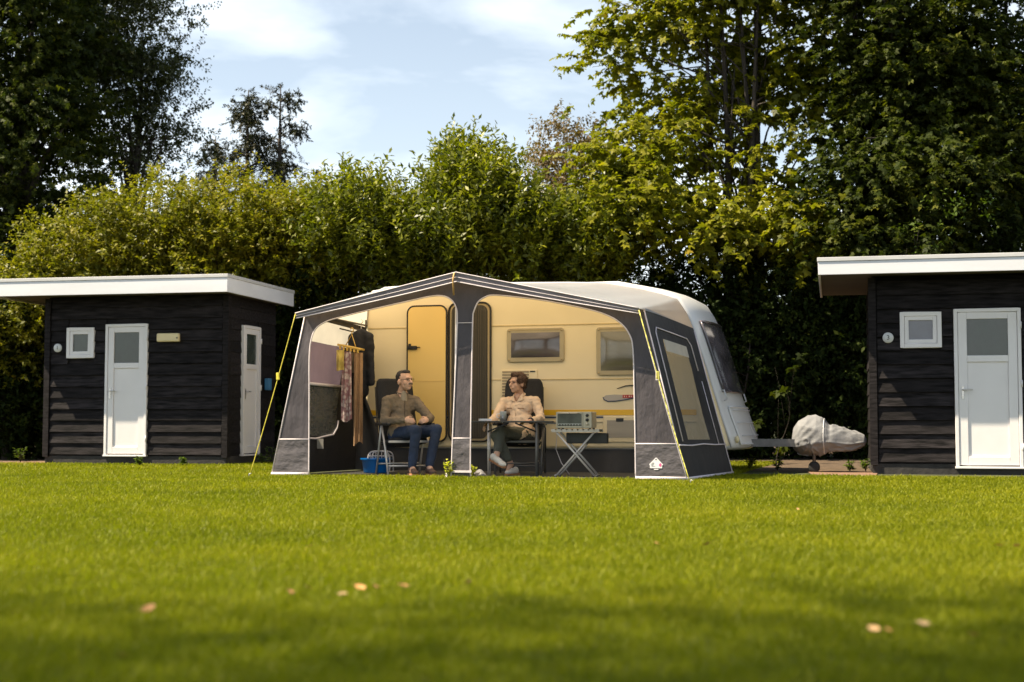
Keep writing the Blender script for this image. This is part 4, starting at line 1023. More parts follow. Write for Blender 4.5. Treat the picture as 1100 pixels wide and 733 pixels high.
def oven_stand():
    c = at(620, 470, 17.15); a = thing('folding_stand', 'folding side table with pale crossed legs under the small oven', 'side table', (c.x, c.y, 0), R(-12))
    zt = .575; W = .27; D = .17
    tp_ = MB()
    for i in range(9): x_ = -W + i * (2 * W / 8); tp_.box(x_ - .024, x_ + .024, -D, D, zt + .004, zt + .018)
    tp_.box(-W - .02, W + .03, -D - .004, -D + .014, zt - .018, zt + .003); tp_.box(-W - .02, W + .03, D - .014, D + .004, zt - .018, zt + .003)
    tp_.build('slatted_top', M['grille'], a)
    for y_ in (-D + .03, D - .03):
        for s in (-1, 1):
            yy = y_ + s * .012
            MB().tube([(s * .23, yy, zt - .02), (-s * .25, yy, .012)], .014, 6).build('leg', M['alu'], a)
            MB().box(-s * .25 - .03, -s * .25 + .03, yy - .011, yy + .011, 0, .022).build('foot', M['rubber'], a)
    for x_ in (-.25, .25): MB().tube([(x_, -D + .02, .03), (x_, D - .02, .03)], .009, 6).build('stretcher', M['alu'], a)
    MB().box(-W + .12, W + .10, D - .10, D - .02, zt - .16, zt - .03).build('side_shelf', M['blackplastic'], a, bevel=.01)
    t = thing('toaster_oven', 'small grey toaster oven with glass door and two knobs', 'oven', (c.x - .01, c.y, zt + .018), R(-16))
    W = .225; H = .20; D = .14; z0 = .012
    MB().box(-W, W, -D + .02, D, z0, z0 + H).build('case', M['ovensteel'], t, bevel=.014)
    f = MB(); x1 = .115
    f.box(-W + .004, -W + .022, -D - .004, -D + .019, z0 + .004, z0 + H - .004); f.box(x1 - .014, x1, -D - .004, -D + .019, z0 + .004, z0 + H - .004); f.box(-W + .023, x1 - .015, -D - .004, -D + .019, z0 + H - .026, z0 + H - .004); f.box(-W + .023, x1 - .015, -D - .004, -D + .019, z0 + .004, z0 + .024)
    d = f.build('oven_door', M['ovensteel'], t, bevel=.003)
    MB().box(-W + .023, x1 - .015, -D + .004, -D + .018, z0 + .025, z0 + H - .027).build('pane', M['ovenglass'], d)
    MB().tube([(-W + .05, -D - .004, z0 + H - .018), (-W + .05, -D - .03, z0 + H - .018), (x1 - .05, -D - .03, z0 + H - .018), (x1 - .05, -D - .004, z0 + H - .018)], .006, 8).build('handle', M['steel'], d)
    r = MB()
    for i in range(8): r.box(-W + .03 + i * .036, -W + .034 + i * .036, -D - .002, -D + .003, z0 + .034, z0 + .050)
    r.box(-W + .026, x1 - .018, -D - .002, -D + .003, z0 + .050, z0 + .054); r.build('rack', M['steel'], d)
    MB().box(x1 + .003, W - .002, -D + .002, -D + .019, z0 + .004, z0 + H - .004).build('control_panel', M['ovensteel'], t, bevel=.003)
    for k, z_ in enumerate((.155, .10, .05)):
        MB().lathe([(0, -D - .022), (.017, -D - .020), (.020, -D + .001)], ((x1 + W) / 2, 0, z0 + z_), 16, 'y').build('knob', M['blackplastic'] if k < 2 else M['ovensteel'], t)
    for sx in (-1, 1):
        for sy in (-1, 1): MB().box(sx * (W - .03) - .012, sx * (W - .03) + .012, sy * (D - .04) - .012, sy * (D - .04) + .012, 0, z0 - .001).build('foot', M['rubber'], t)
    MB().tube([(-W + .01, D - .02, .05), (-W - .06, D + .02, -.05), (-W - .07, D, -.25), (-W + .0, D, -.42), (-W + .1, D, -.56)], .005, 6).build('power_cord', M['piping'], t)
oven_stand()

def basin():
    c = at(404, 495, 18.35); a = thing('wash_basin', 'bright blue plastic basin on the ground behind the chair leg', 'basin', (c.x, c.y, .015), R(-15))
    W = .19
    prof_ = [(0, .002), (W * .82, .002), (W * .86, .012), (W, .175), (W * 1.07, .178), (W * 1.07, .19), (W * .99, .188), (W * .84, .02), (0, .014)]
    MB().lathe(prof_, (0, 0, 0), 28).build('bowl', M['basin'], a)
    MB().lathe([(W * 1.07, .170), (W * 1.10, .180), (W * 1.07, .1935)], (0, 0, 0), 28).build('rim', M['basin'], a)
    r = thing('dish_rack', 'white wire dish rack standing in the blue basin', 'dish rack', (c.x + .06, c.y - .0, .035), R(-15))
    mb = MB()
    for y_ in (-.07, .07): mb.tube(arc_pts([(-.15, y_, .0), (-.15, y_, .18), (-.11, y_, .25), (.0, y_, .265), (.11, y_, .25), (.15, y_, .18), (.15, y_, .0)], 4), .010, 6)
    mb.build('hoop', M['rack'], r); w_ = MB()
    for z_ in (.16, .20): w_.tube([(-.15, -.07, z_), (.15, -.07, z_)], .007, 6); w_.tube([(-.15, .07, z_), (.15, .07, z_)], .007, 6)
    for i in range(7): w_.tube([(-.12 + .04 * i, -.07, .16), (-.12 + .04 * i, -.07, .255)], .005, 6); w_.tube([(-.12 + .04 * i, -.07, .16), (-.12 + .04 * i, .07, .16)], .005, 6)
    w_.build('wires', M['rack'], r)
basin()

# plants and crumpled sheet at the awning post
def small_plant(name, label, cat, loc, h, n, mat, seed, lw=(.06, .025), group=None):
    rng = np.random.default_rng(seed); t = thing(name, label, cat, loc, 0, group)
    st_ = MB(); tips = []
    for i in range(n):
        a = rng.uniform(0, 6.28); e = Vector((math.cos(a) * h * .28, math.sin(a) * h * .28, h * rng.uniform(.6, 1))); st_.tube([(0, 0, 0), e * .5 + Vector((0, 0, h * .1)), e], [.004, .003, .002], 5); tips.append(e)
    st_.build('stem', M['stem'], t)
    P = []; D = []
    for e in tips:
        for k in range(7):
            q = e * rng.uniform(.25, 1); P.append(q); D.append((rng.normal(), rng.normal(), rng.uniform(-.2, .8)))
    P = np.array([tuple(p) for p in P]); D = np.array(D); Nn = np.array([0, 0, 1.]) + rng.normal(size=P.shape) * .4; s = rng.uniform(.7, 1.3, len(P))
    V, F = leaf_geo(P, D, Nn, lw[0] * s, lw[1] * s); np_mesh('leaves', V, F, mat, t)
p = ground(482.5, 514.5); small_plant('flowering_plant', 'pale yellow-green plant against the left of the awning centre post', 'plant', p, .24, 9, LM['flower'], 1, (.045, .03))
p = ground(508, 514); small_plant('flowering_plant', 'smaller pale yellow-green plant right of the awning centre post', 'plant', p, .19, 7, LM['flower'], 2, (.04, .028))
g0 = ground(513, 514)
o = MB().grid(16, 12, lambda a, b: (.26 * (a - .5), .2 * (b - .5), .012 + .075 * math.sin(math.pi * a) ** .7 * math.sin(math.pi * b) ** .6 * (1 + .35 * math.sin(9 * a + 4 * b)))).build('crumpled_bag', pbr('grey_bag', (.13, .125, .135), .5, bump=.6, bscale=14))
o.location = (g0.x, g0.y + .1, 0); tag(o, 'small crumpled grey bag on the ground right of the centre post', 'bag')

# laundry
LY = 18.45
def cloth(name, label, px, py0, px1, py1, Y, mat, folds=3, amp=.02, taper=0, skew=0, cat='cloth', seed=0):
    a = at(px, py0, Y); b = at(px1, py1, Y); W = b.x - a.x; H = a.z - b.z; rnd = random.Random(seed); ph = rnd.uniform(0, 6)
    def f(s, q, off=0):
        w_ = W * (1 - taper * (1 - q)); x_ = W * .5 + (s - .5) * w_ + skew * W * q
        fold = amp * math.sin(2 * math.pi * folds * s + ph + q * 1.2) * (.4 + .6 * q)
        return (x_, fold + off + .01 * math.sin(q * 8 + ph), -H * q * (1 + .025 * math.sin(5 * s + ph)))
    mb = MB(); mb.grid(24, 20, lambda s, q: f(s, q, -.004)); mb.grid(24, 20, lambda s, q: f(s, q, .004))
    o = mb.build(name, mat); o.location = (a.x, Y, a.z); tag(o, label, cat); return o
def laundry():
    c = at(375, 373, LY)
    t = thing('peg_hanger', 'yellow plastic peg hanger hung from a rail at the left wall', 'hanger', (c.x, LY, c.z), R(-20))
    L_ = .165
    MB().tube([(-L_, 0, .035), (L_, 0, -.035), (L_, .11, -.035), (-L_, .11, .035)], .016, 6, closed=True).build('frame', M['hanger'], t)
    MB().tube([(-.08, .05, .02), (.015, .05, .17), (.08, .05, -.02)], .007, 6).build('bail', M['hanger'], t)
    MB().tube(arc_pts([(.015, .05, .17), (.015, .05, .20), (.04, .05, .23), (.015, .05, .26), (-.01, .05, .24)], 4), .006, 6).build('hook', M['hanger'], t)
    for k in range(6):
        x_ = -.13 + .052 * k; MB().box(x_ - .012, x_ + .012, -.012, .012, -.075 - .21 * x_ + .02, -.005 - .21 * x_).build('peg', M['hanger'], t, bevel=.003)
    cloth('drying_cloth', 'small pale yellow cloth pegged at the left end of the hanger', 361.5, 376, 369.5, 398, LY - .06, M['clothyellow'], 1.5, .015, seed=1)
    cloth('drying_cloth', 'long pale patterned cloth with dusky pink blotches hanging from the peg hanger', 366.5, 378, 378, 452, LY - .03, M['patterned'], 2, .03, .2, seed=2)
    cloth('drying_cloth', 'short grey-brown cloth pegged in the middle of the hanger', 374, 379, 381.5, 401, LY + .05, M['clothgrey'], 1.5, .02, seed=3)
    cloth('drying_towel', 'long tan fringed towel at the right end of the hanger', 380, 379, 389.5, 477, LY - .02, M['clothtan'], 2, .03, .1, cat='towel', seed=4)
    # jacket on the corner pole
    j = at(388, 352, 18.75)
    t = thing('hanging_jacket', 'black jacket hanging beside the caravan corner behind the towel', 'jacket', (j.x, j.y, j.z), R(-25))
    mb = MB(); mb.cap((-.02, 0, -.12), (-.02, 0, -.85), .10, .13); mb.cap((.0, 0, -.06), (.13, .0, -.14), .05, .065); mb.cap((0, 0, -.06), (-.13, 0, -.14), .05, .065); mb.cap((.13, 0, -.14), (.16, 0, -.75), .065, .05); mb.cap((-.13, 0, -.14), (-.17, 0, -.75), .065, .05)
    mb.build_blob('jacket_body', M['clothblack'], t, .016, 2, .03, .1)
    MB().tube(arc_pts([(0, 0, -.03), (0, 0, .05), (.03, 0, .08), (.0, 0, .11)], 4), .005, 6).build('hanger_hook', M['steel'], t)
laundry()

# ================================================================== PEOPLE
def basis(f, up=Vector((0, 0, 1))):
    f = Vector(f).normalized(); r = f.cross(up).normalized(); u = r.cross(f).normalized()
    return Matrix((r, f, u)).transposed()           # columns: right, forward, up
def head_shapes(mb, c, m, s=1.0):
    T = lambda x_, y_, z_: c + m @ Vector((x_, y_, z_)) * s
    mb.ell(T(0, -.008, .035), (.076 * s, .096 * s, .098 * s), m, 18)
    mb.ell(T(0, .030, -.035), (.060 * s, .066 * s, .072 * s), m, 16)
    mb.ell(T(0, .058, -.082), (.030 * s, .028 * s, .026 * s), m, 12)      # chin
    mb.cap(T(0, .088, .018), T(0, .112, -.022), .011 * s, .017 * s, 10)   # nose
    mb.cap(T(-.022, .088, -.052), T(.022, .088, -.052), .011 * s, .011 * s, 8)  # mouth
    mb.cap(T(-.035, .084, .032), T(.035, .084, .032), .014 * s, .014 * s, 8)  # brow
    for sg in (-1, 1):
        mb.ell(T(sg * .078, -.012, -.008), (.014 * s, .024 * s, .034 * s), m, 10)
        mb.ell(T(sg * .042, .058, -.022), (.026 * s, .026 * s, .028 * s), m, 10)
    return T
def hand_shapes(mb, wrist, knuck, palm_n, curl=.9, s=1.0, thumb=1):
    wrist = Vector(wrist); k = Vector(knuck); d = (k - wrist).normalized(); n_ = Vector(palm_n); n_ = (n_ - d * n_.dot(d)).normalized(); side = d.cross(n_)
    mb.cap(wrist, wrist + d * .03, .027 * s, .028 * s, 10)
    m = Matrix((side, d, n_)).transposed(); mb.ell(wrist + d * .052, (.042 * s, .052 * s, .019 * s), m, 12)
    for i, ln in enumerate((.040, .046, .043, .034)):
        o_ = (i - 1.5) * .0205 * s; a = wrist + d * (.088 - .004 * abs(i - 1.3)) + side * o_
        b = a + (d * math.cos(curl * .6) + n_ * math.sin(curl * .6)) * ln; c_ = b + (d * math.cos(curl * 1.5) + n_ * math.sin(curl * 1.5)) * ln * .85
        mb.cap(a, b, .0098 * s, .0090 * s, 8); mb.cap(b, c_, .0090 * s, .0076 * s, 8)
    a = wrist + d * .03 + side * thumb * -.034; b = a + (d * .75 - side * thumb * .55 + n_ * .35).normalized() * .040; c_ = b + (d * .85 + n_ * .5 + side * thumb * .1).normalized() * .032
    mb.cap(a, b, .013 * s, .0105 * s, 8); mb.cap(b, c_, .0105 * s, .0085 * s, 8)
def glasses(parent, T, s=1.0, mat=None):
    mb = MB()
    for sg in (-1, 1):
        ring_ = [T(sg * .034 + .026 * math.cos(a), .106 - .010 * abs(math.cos(a) + sg * .0), .012 + .019 * math.sin(a)) for a in [2 * math.pi * k / 14 for k in range(14)]]
        mb.tube(ring_, .0019, 5, closed=True); mb.tube([T(sg * .060, .098, .016), T(sg * .080, .04, .014), T(sg * .082, -.02, .008)], .002, 5)
    mb.tube([T(-.010, .112, .016), T(.010, .112, .016)], .002, 5)
    mb.build('glasses', mat or M['hairdark'], parent)
def eyes(parent, T):
    for sg in (-1, 1):
        e = MB(); e.ell(T(sg * .032, .087, .012), (.009, .008, .006)); e.build('eye', M['ink'], parent)
def shoe(name, heel, toe, mat, sole, parent, up=(0, 0, 1), s=1.0):
    heel = Vector(heel); toe = Vector(toe); f = (toe - heel).normalized(); m = basis(f, Vector(up)); L_ = (toe - heel).length
    mb = MB(); mb.ell(heel + f * .045 + m @ Vector((0, 0, .052)), (.040 * s, .055 * s, .055 * s), m); mb.ell(heel + f * L_ * .45 + m @ Vector((0, 0, .045)), (.043 * s, .10 * s, .046 * s), m); mb.ell(toe - f * .075 + m @ Vector((0, 0, .034)), (.047 * s, .080 * s, .034 * s), m)
    o = mb.build_blob(name, mat, parent, .009, 2)
    so_ = MB(); pts = [(-.036, -.01), (-.030, -.015), (.030, -.015), (.036, -.01), (.040, L_ * .3), (.046, L_ * .68), (.036, L_ * .93), (.0, L_ + .008), (-.036, L_ * .93), (-.046, L_ * .68), (-.040, L_ * .3)]
    so_.poly(pts, lambda a, d, b: heel + m @ Vector((a * s, b, d)), -.004, .018); so_.build('sole', sole, o, bevel=.004)

def person(label, J, f, hf, garments, hair, female):
    base = Vector((J['pelvis'].x, J['pelvis'].y, 0)); t = thing('person', label, 'person', base)
    J = {k: v - base for k, v in J.items()}
    rt = Vector(f).cross(Vector((0, 0, 1))).normalized()
    hm = basis(hf); hc = J['head']
    # --- continuous body
    b = MB(); T = head_shapes(b, hc, hm, garments['hs'])
    neck_t = hc + hm @ Vector((0, -.015, -.05)); b.cap(J['neck'], neck_t, .058, .054)
    sh = .9 if female else 1
    b.cap(J['chest'] - rt * .09, J['chest'] + rt * .09, .105 * sh, .105 * sh); b.cap(J['chest'], J['neck'] - Vector((0, 0, .03)), .11 * sh, .065); b.cap(J['waist'] - rt * .06, J['waist'] + rt * .06, .105, .105); b.cap(J['chest'], J['waist'], .12 * sh, .115); b.cap(J['waist'], J['pelvis'], .115, .12); b.cap(J['pelvis'] - rt * .075, J['pelvis'] + rt * .075, .115, .115)
    for s_ in 'RL':
        b.cap(J['chest'] + (J['sh' + s_] - J['chest']) * .5 + Vector((0, 0, .04)), J['sh' + s_], .075 * sh, .06 * sh); b.cap(J['sh' + s_], J['el' + s_], .052 * sh, .042 * sh); b.cap(J['el' + s_], J['wr' + s_], .041 * sh, .029 * sh)
        hand_shapes(b, J['wr' + s_], J['kn_' + s_], J['pn' + s_] - J['wr' + s_], J['curl' + s_].x, .96 if not female else .88, -1 if s_ == 'R' else 1)
        b.cap(J['pelvis'] + (rt if s_ == 'R' else -rt) * .085, J['kn' + s_], .085, .058); b.cap(J['kn' + s_], J['kn' + s_].lerp(J['an' + s_], .35), .056, .054); b.cap(J['kn' + s_].lerp(J['an' + s_], .3), J['an' + s_], .053, .036); b.cap(J['an' + s_], J['toe' + s_].lerp(J['an' + s_], .25) , .036, .026)
    body_ = b.build_blob('body', M['skin'], t, .0072, 2)
    # --- top
    g = MB(); e = .018
    g.cap(J['chest'] - rt * .10, J['chest'] + rt * .10, .118 * sh, .118 * sh); g.cap(J['chest'] - rt * .02, J['neck'] - Vector((0, 0, .055)), .12 * sh, .07); g.cap(J['chest'], J['waist'], .132 * sh + .004, .135); g.cap(J['waist'] - rt * .06, J['waist'] + rt * .06, .122, .122); g.cap(J['waist'], J['pelvis'] + Vector((0, 0, .02)), .135, .138); g.cap(J['pelvis'] - rt * .07 + Vector((0, 0, .02)), J['pelvis'] + rt * .07 + Vector((0, 0, .02)), .13, .13)
    for s_ in 'RL':
        g.cap(J['chest'] + (J['sh' + s_] - J['chest']) * .4 + Vector((0, 0, .045)), J['sh' + s_], .085 * sh, .074 * sh); g.cap(J['sh' + s_], J['el' + s_], .072 * sh, .058 * sh); g.cap(J['el' + s_], J['el' + s_].lerp(J['wr' + s_], garments['sleeve']), .057 * sh, .046 * sh)
    if female: g.cap(J['pelvis'] - rt * .05 + Vector((0, 0, .0)), (J['pelvis'] + J['knL'] * .0) + Vector(f) * .16 - rt * .06 + Vector((0, 0, .01)), .12, .085)
    top_ = g.build_blob(garments['top_name'], garments['top'], t, .009, 2, .030 if female else .024, .055)
    # collar and opening
    cl = MB(); fN = (Vector(f) + Vector((0, 0, .15))).normalized()
    nb = J['neck'] - Vector((0, 0, .012))
    ring_ = [nb + rt * math.cos(a) * .070 + Vector(f) * math.sin(a) * .066 + Vector((0, 0, -.022 * math.sin(a) - .004)) for a in [R(118 + 304 * k / 16) for k in range(17)]]
    cl.tube(ring_, [.010 + .004 * math.sin(k * .4) for k in range(17)], 8); cl.build('collar', garments['top'], top_)
    if garments.get('tee'):
        tt = MB(); tt.ell(J['chest'].lerp(J['neck'], .52) + Vector(f) * .088 + Vector((0, 0, -.0)), (.046, .024, .100), basis(f), 14); tt.build('tshirt', garments['tee'], t)
        bt = MB(); q = J['chest'] + Vector(f) * .126 - rt * .0
        bt.tube([J['chest'].lerp(J['neck'], .3) + Vector(f) * .122, J['waist'] + Vector(f) * .135, J['pelvis'] + Vector(f) * .135 + Vector((0, 0, .05))], .006, 5); bt.build('placket', pbr('placket_cloth', (.085, .062, .042), .9), top_)
    else:
        bt = MB(); bt.tube([J['neck'] + Vector(f) * .075 - Vector((0, 0, .05)), J['chest'] + Vector(f) * .117, J['waist'] + Vector(f) * .137], .005, 5)
        bt.build('placket', M['shirtmark'], top_)
        fv = Vector(f); ck = J['neck'] + fv * .062 - Vector((0, 0, .045))
        vn = MB(); vn.ell(J['neck'] + fv * .060 - Vector((0, 0, .05)), (.034, .026, .060), basis(f), 12); vn.build('neckline', M['skin'], t)
        for sg in (-1, 1):
            a1 = J['neck'] + rt * sg * .062 + fv * .02 + Vector((0, 0, .012)); a2 = J['neck'] + rt * sg * .046 + fv * .080 - Vector((0, 0, .035)); a3 = J['neck'] + rt * sg * .012 + fv * .112 - Vector((0, 0, .105)); a4 = J['neck'] + rt * sg * .088 + fv * .096 - Vector((0, 0, .088))
            w_ = MB(); w_.add([a1, a2, a3, a4, a1 - fv * .008, a2 - fv * .008, a3 - fv * .008, a4 - fv * .008], [(0, 1, 2, 3), (7, 6, 5, 4), (0, 4, 5, 1), (1, 5, 6, 2), (2, 6, 7, 3), (3, 7, 4, 0)]); w_.build('collar_wing', garments['top'], top_, bevel=.003)
            pq = J['chest'] + fv * .121 + rt * sg * .075 - Vector((0, 0, .01)); pk = MB(); pk.tube([pq - rt * .045, pq + rt * .045], .0055, 5); pk.build('pocket_edge', M['shirtmark'], top_)
    # --- trousers
    l_ = MB(); l_.cap(J['pelvis'] - rt * .075, J['pelvis'] + rt * .075, .122, .122)
    for s_ in 'RL':
        q = J['kn' + s_].lerp(J['an' + s_], garments['leg' + s_]); l_.cap(J['pelvis'] + (rt if s_ == 'R' else -rt) * .085, J['kn' + s_], .100, .073); l_.cap(J['kn' + s_], q, .072, garments['cuff'])
    l_.build_blob('trousers', garments['bottom'], t, .010, 2, .016, .07)
    for s_ in 'RL': shoe('shoe', J['heel' + s_], J['toe' + s_], garments['shoe'], garments['sole'], t, J['sup' + s_], garments.get('shoes', 1))
    # --- hair
    h_ = MB()
    if female:
        h_.ell(T(0, -.030, .058), (.096, .104, .098), hm, 18); h_.ell(T(-.060, .0, .050), (.040, .070, .060), hm); h_.ell(T(.060, -.0, .050), (.040, .070, .060), hm); h_.ell(T(0, .045, .108), (.066, .052, .034), hm); h_.ell(T(0, -.075, -.01), (.066, .04, .07), hm); h_.ell(T(.066, -.028, .0), (.026, .036, .052), hm); h_.ell(T(-.066, -.028, .0), (.026, .036, .052), hm)
        h_.build_blob('hair', hair, t, .008, 1, .030, .03)
    else:
        h_.ell(T(0, -.026, .052), (.089, .098, .096), hm, 18); h_.ell(T(0, .030, .104), (.064, .056, .034), hm); h_.ell(T(.064, -.02, .03), (.016, .036, .042), hm); h_.ell(T(-.064, -.02, .03), (.016, .036, .042), hm)
        h_.build_blob('hair', hair, t, .008, 1, .010, .02)
        ms = MB(); ms.cap(T(-.028, .097, -.040), T(0, .105, -.034), .008, .010, 8); ms.cap(T(.028, .097, -.040), T(0, .105, -.034), .008, .010, 8); ms.build('moustache', M['moustache'], t)
    ho = [c for c in t.children if c.name.startswith('hair')][-1]; rg = np.random.default_rng(5); me_ = ho.data; nv = len(me_.vertices)
    cv_ = np.empty(nv * 3, np.float32); me_.vertices.foreach_get('co', cv_); cv_ = cv_.reshape(-1, 3); c0 = np.array(hc); pick = rg.integers(0, nv, 1500 if female else 900)
    P_ = cv_[pick]; n_ = unit(P_ - c0); upv = np.array(hm.col[2]); fv_ = np.array(hm.col[1]); dwn = unit(-upv * .8 - fv_ * .3 + n_ * (.55 if female else .9) + rg.normal(size=P_.shape) * .35)
    ln = rg.uniform(.5, 1.2, len(P_)) * (.026 if female else .010); V_, F_ = leaf_geo(P_ - n_ * .003, dwn, n_, ln, np.full(len(P_), .0055 if female else .004)); np_mesh('strands', V_, F_, hair, ho)
    eyes(t, T); glasses(t, T, mat=M['hairdark'] if not female else pbr('brown_rim', (.12, .05, .03), .4))
    return t, J, T

def mk(d): return {k: (at(*v) if not isinstance(v, Vector) else v) for k, v in d.items()}
fm = Vector((.45, -.89, 0)).normalized()
JM = mk(dict(pelvis=(432, 467, 18.02), waist=(430.5, 452, 18.08), chest=(430.5, 436, 18.13), neck=(432, 420.5, 18.13), head=(434.5, 410, 18.08),
    shR=(416, 431, 18.02), shL=(446, 431.5, 18.20), elR=(412.5, 452.5, 17.90), wrR=(434, 451.5, 17.72), elL=(462, 449.5, 18.02), wrL=(460.5, 451, 17.86),
    kn_R=(446, 452, 17.66), kn_L=(450, 452, 17.70), pnR=(436, 455, 17.9), pnL=(460, 455, 18.0), knR=(447, 462.5, 17.62), knL=(469, 461.5, 17.78),
    anR=(442.5, 502, 17.60), anL=(461, 501.5, 17.66), heelR=(440, 509, 17.66), toeR=(448, 511, 17.42), heelL=(459, 508, 17.72), toeL=(467, 510.5, 17.48)))
JM.update(curlR=Vector((.9, 0, 0)), curlL=Vector((1.0, 0, 0)))
for k in ('heelR', 'toeR', 'heelL', 'toeL'): JM[k].z = .014
gm = dict(hs=1.13, top=M['olive'], top_name='overshirt', tee=M['tee'], bottom=M['denim'], sleeve=.96, legR=.93, legL=.93, cuff=.058, shoe=M['brownshoe'], sole=M['tansole'])
# vectors that are directions or flags must not be shifted with the base
def run(label, J, f, hf, g, hair, female):
    base = Vector((J['pelvis'].x, J['pelvis'].y, 0))
    for k in ('curlR', 'curlL', 'supR', 'supL'): J[k] = J.get(k, Vector((0, 0, 1))) + base
    return person(label, J, f, hf, g, hair, female)
run('man with moustache and glasses in olive shirt and jeans, seated looking right', JM, fm, Vector((.74, -.66, .10)), gm, M['hairdark'], False)
fw_ = Vector((-.42, -.90, 0)).normalized()
JW = mk(dict(pelvis=(560, 468, 18.02), waist=(559, 453, 18.08), chest=(558, 438, 18.14), neck=(558, 423, 18.15), head=(556, 412.6, 18.10),
    shR=(541.5, 432, 18.22), shL=(575.5, 431.5, 18.05), elR=(532, 449, 17.98), wrR=(524.5, 454.5, 17.66), elL=(581, 449, 17.90), wrL=(569, 452.5, 17.66),
    kn_R=(520, 458, 17.60), kn_L=(562, 453.5, 17.60), pnR=(523, 460, 17.60), pnL=(568, 459, 17.66), knR=(533, 464, 17.56), knL=(538, 466, 17.58),
    anR=(549, 499, 17.66), anL=(533, 492, 17.36), heelR=(556, 510, 17.72), toeR=(543, 511, 17.50), heelL=(527.5, 494.0, 17.40), toeL=(543, 503, 17.20)))
for k in ('heelR', 'toeR'): JW[k].z = .014
JW['knL'].z += .035; JW['knR'].z -= .05
JW['heelR'].z = .014
JW.update(curlR=Vector((.8, 0, 0)), curlL=Vector((.5, 0, 0)), supR=Vector((0, 0, 1)), supL=Vector((-.05, -.3, 1)))
gw = dict(hs=1.08, top=M['blouse'], top_name='blouse', bottom=M['greytrouser'], sleeve=.80, legR=.78, legL=.72, cuff=.056, shoe=M['whiteshoe'], sole=M['tansole'], shoes=.95)
tw, JJ, TT = run('woman with short brown hair in peach blouse, seated cross-legged looking left', JW, fw_, Vector((-.78, -.62, .04)), gw, M['hairbrown'], True)
a = JJ['elL'].lerp(JJ['wrL'], .90); d = (JJ['wrL'] - JJ['elL']).normalized(); s1 = d.orthogonal().normalized(); s2 = d.cross(s1)
MB().tube([a + (s1 * math.cos(q) + s2 * math.sin(q)) * .034 for q in [2 * math.pi * k / 16 for k in range(16)]], .011, 6, closed=True).build('watch', M['blackplastic'], tw)

# ================================================================== FALLEN LEAVES
leafspots = [(312, 638, 'wider half of the close pair of dry leaves in the near left lawn'), (331, 633, 'right half of the close pair of dry leaves in the near left lawn'), (159, 656, 'pale beige dry leaf lying alone in the near left lawn'), (131, 707, 'nearest dry leaf, at the bottom left of the lawn'),
             (368, 640, 'small dry leaf just right of the close leaf pair'), (387, 633, 'dim small dry leaf left of the brightest one in the row'), (403, 632, 'brightest dry leaf in the row right of the close pair'), (434, 631, 'dry leaf in the row with a wide gap on its left'), (503, 627, 'rightmost dry leaf of the near row, below the awning post'), (333, 588, 'dry leaf far out on the left lawn, below the awning corner'), (705, 585, 'left of the two dry leaves below the awning logo'), (759, 586, 'right of the two dry leaves below the awning logo'),
             (954, 679, 'orange dry leaf in the near right lawn'), (939, 678, 'small dark dry leaf left of the orange one at the right'), (992, 672, 'small dry leaf between the orange one and the large one'), (1046, 684, 'large upright dry leaf nearest the bottom right corner'), (1072, 587, 'left of two dry leaves at the right edge of the lawn'), (1092, 588, 'dry leaf closest to the right edge of the lawn'), (857, 548, 'dry leaf on the lawn below the grey hitch cover')]
sz = {312: .034, 331: .036, 159: .034, 131: .022, 1046: .034, 954: .026}
proto = None
for i, (px, py, lab) in enumerate(leafspots):
    p = ground(px, py, .03); rng = random.Random(i)
    if proto is None:
        mb = MB()
        def lf(a, b):
            w_ = math.sin(math.pi * min(1, a * .98 + .02)) ** .8 * .62; c_ = (b - .5) * 2
            return ((a - .5) * 2, c_ * w_, .30 * c_ * c_ * w_ + .35 * (a - .5) ** 2 + .05 * math.sin(9 * a))
        mb.grid(12, 6, lf); mb.tube([(-1, 0, .09), (-1.35, .05, .2)], [.04, .03], 5)
        proto = o = mb.build('fallen_leaf', M['deadleaf'])
    else:
        o = proto.copy(); col.objects.link(o)
    s = .74 * sz.get(px, .032) * rng.uniform(.9, 1.15); o.scale = (s, s, s); o.location = (p.x, p.y, .036); o.rotation_euler = (rng.uniform(.1, .5), rng.uniform(-.4, .4), rng.uniform(0, 6.28))
    tag(o, lab, 'leaf', 'fallen leaves on the lawn')

# ================================================================== WEEDS AND SOIL LINE
for i, (px, py, h, lab) in enumerate([(930, 507, .20, 'small bright green weed at the left corner of the right shed'), (913, 507, .16, 'low weed under the tip of the grey hitch cover'), (291, 498, .30, 'tall weed in the gap between shed and awning'), (281, 499, .2, 'short weed by the end wall of the left shed'), (150, 501, .16, 'pale dry weed at the foot of the white shed door'), (196, 501, .14, 'small weed at the shed wall under the cream lamp'),
                                        (22, 497, .3, 'weed at the foot of the dark hedge on the left edge'), (806, 505, .2, 'straggly weed beneath the caravan nose'), (835, 506, .18, 'low weed beneath the tow bar')]):
    p = ground(px, py); small_plant('weed', lab, 'plant', p, h, 8, LM['weed'], 20 + i, (.07, .028), 'weeds at the lawn edge')

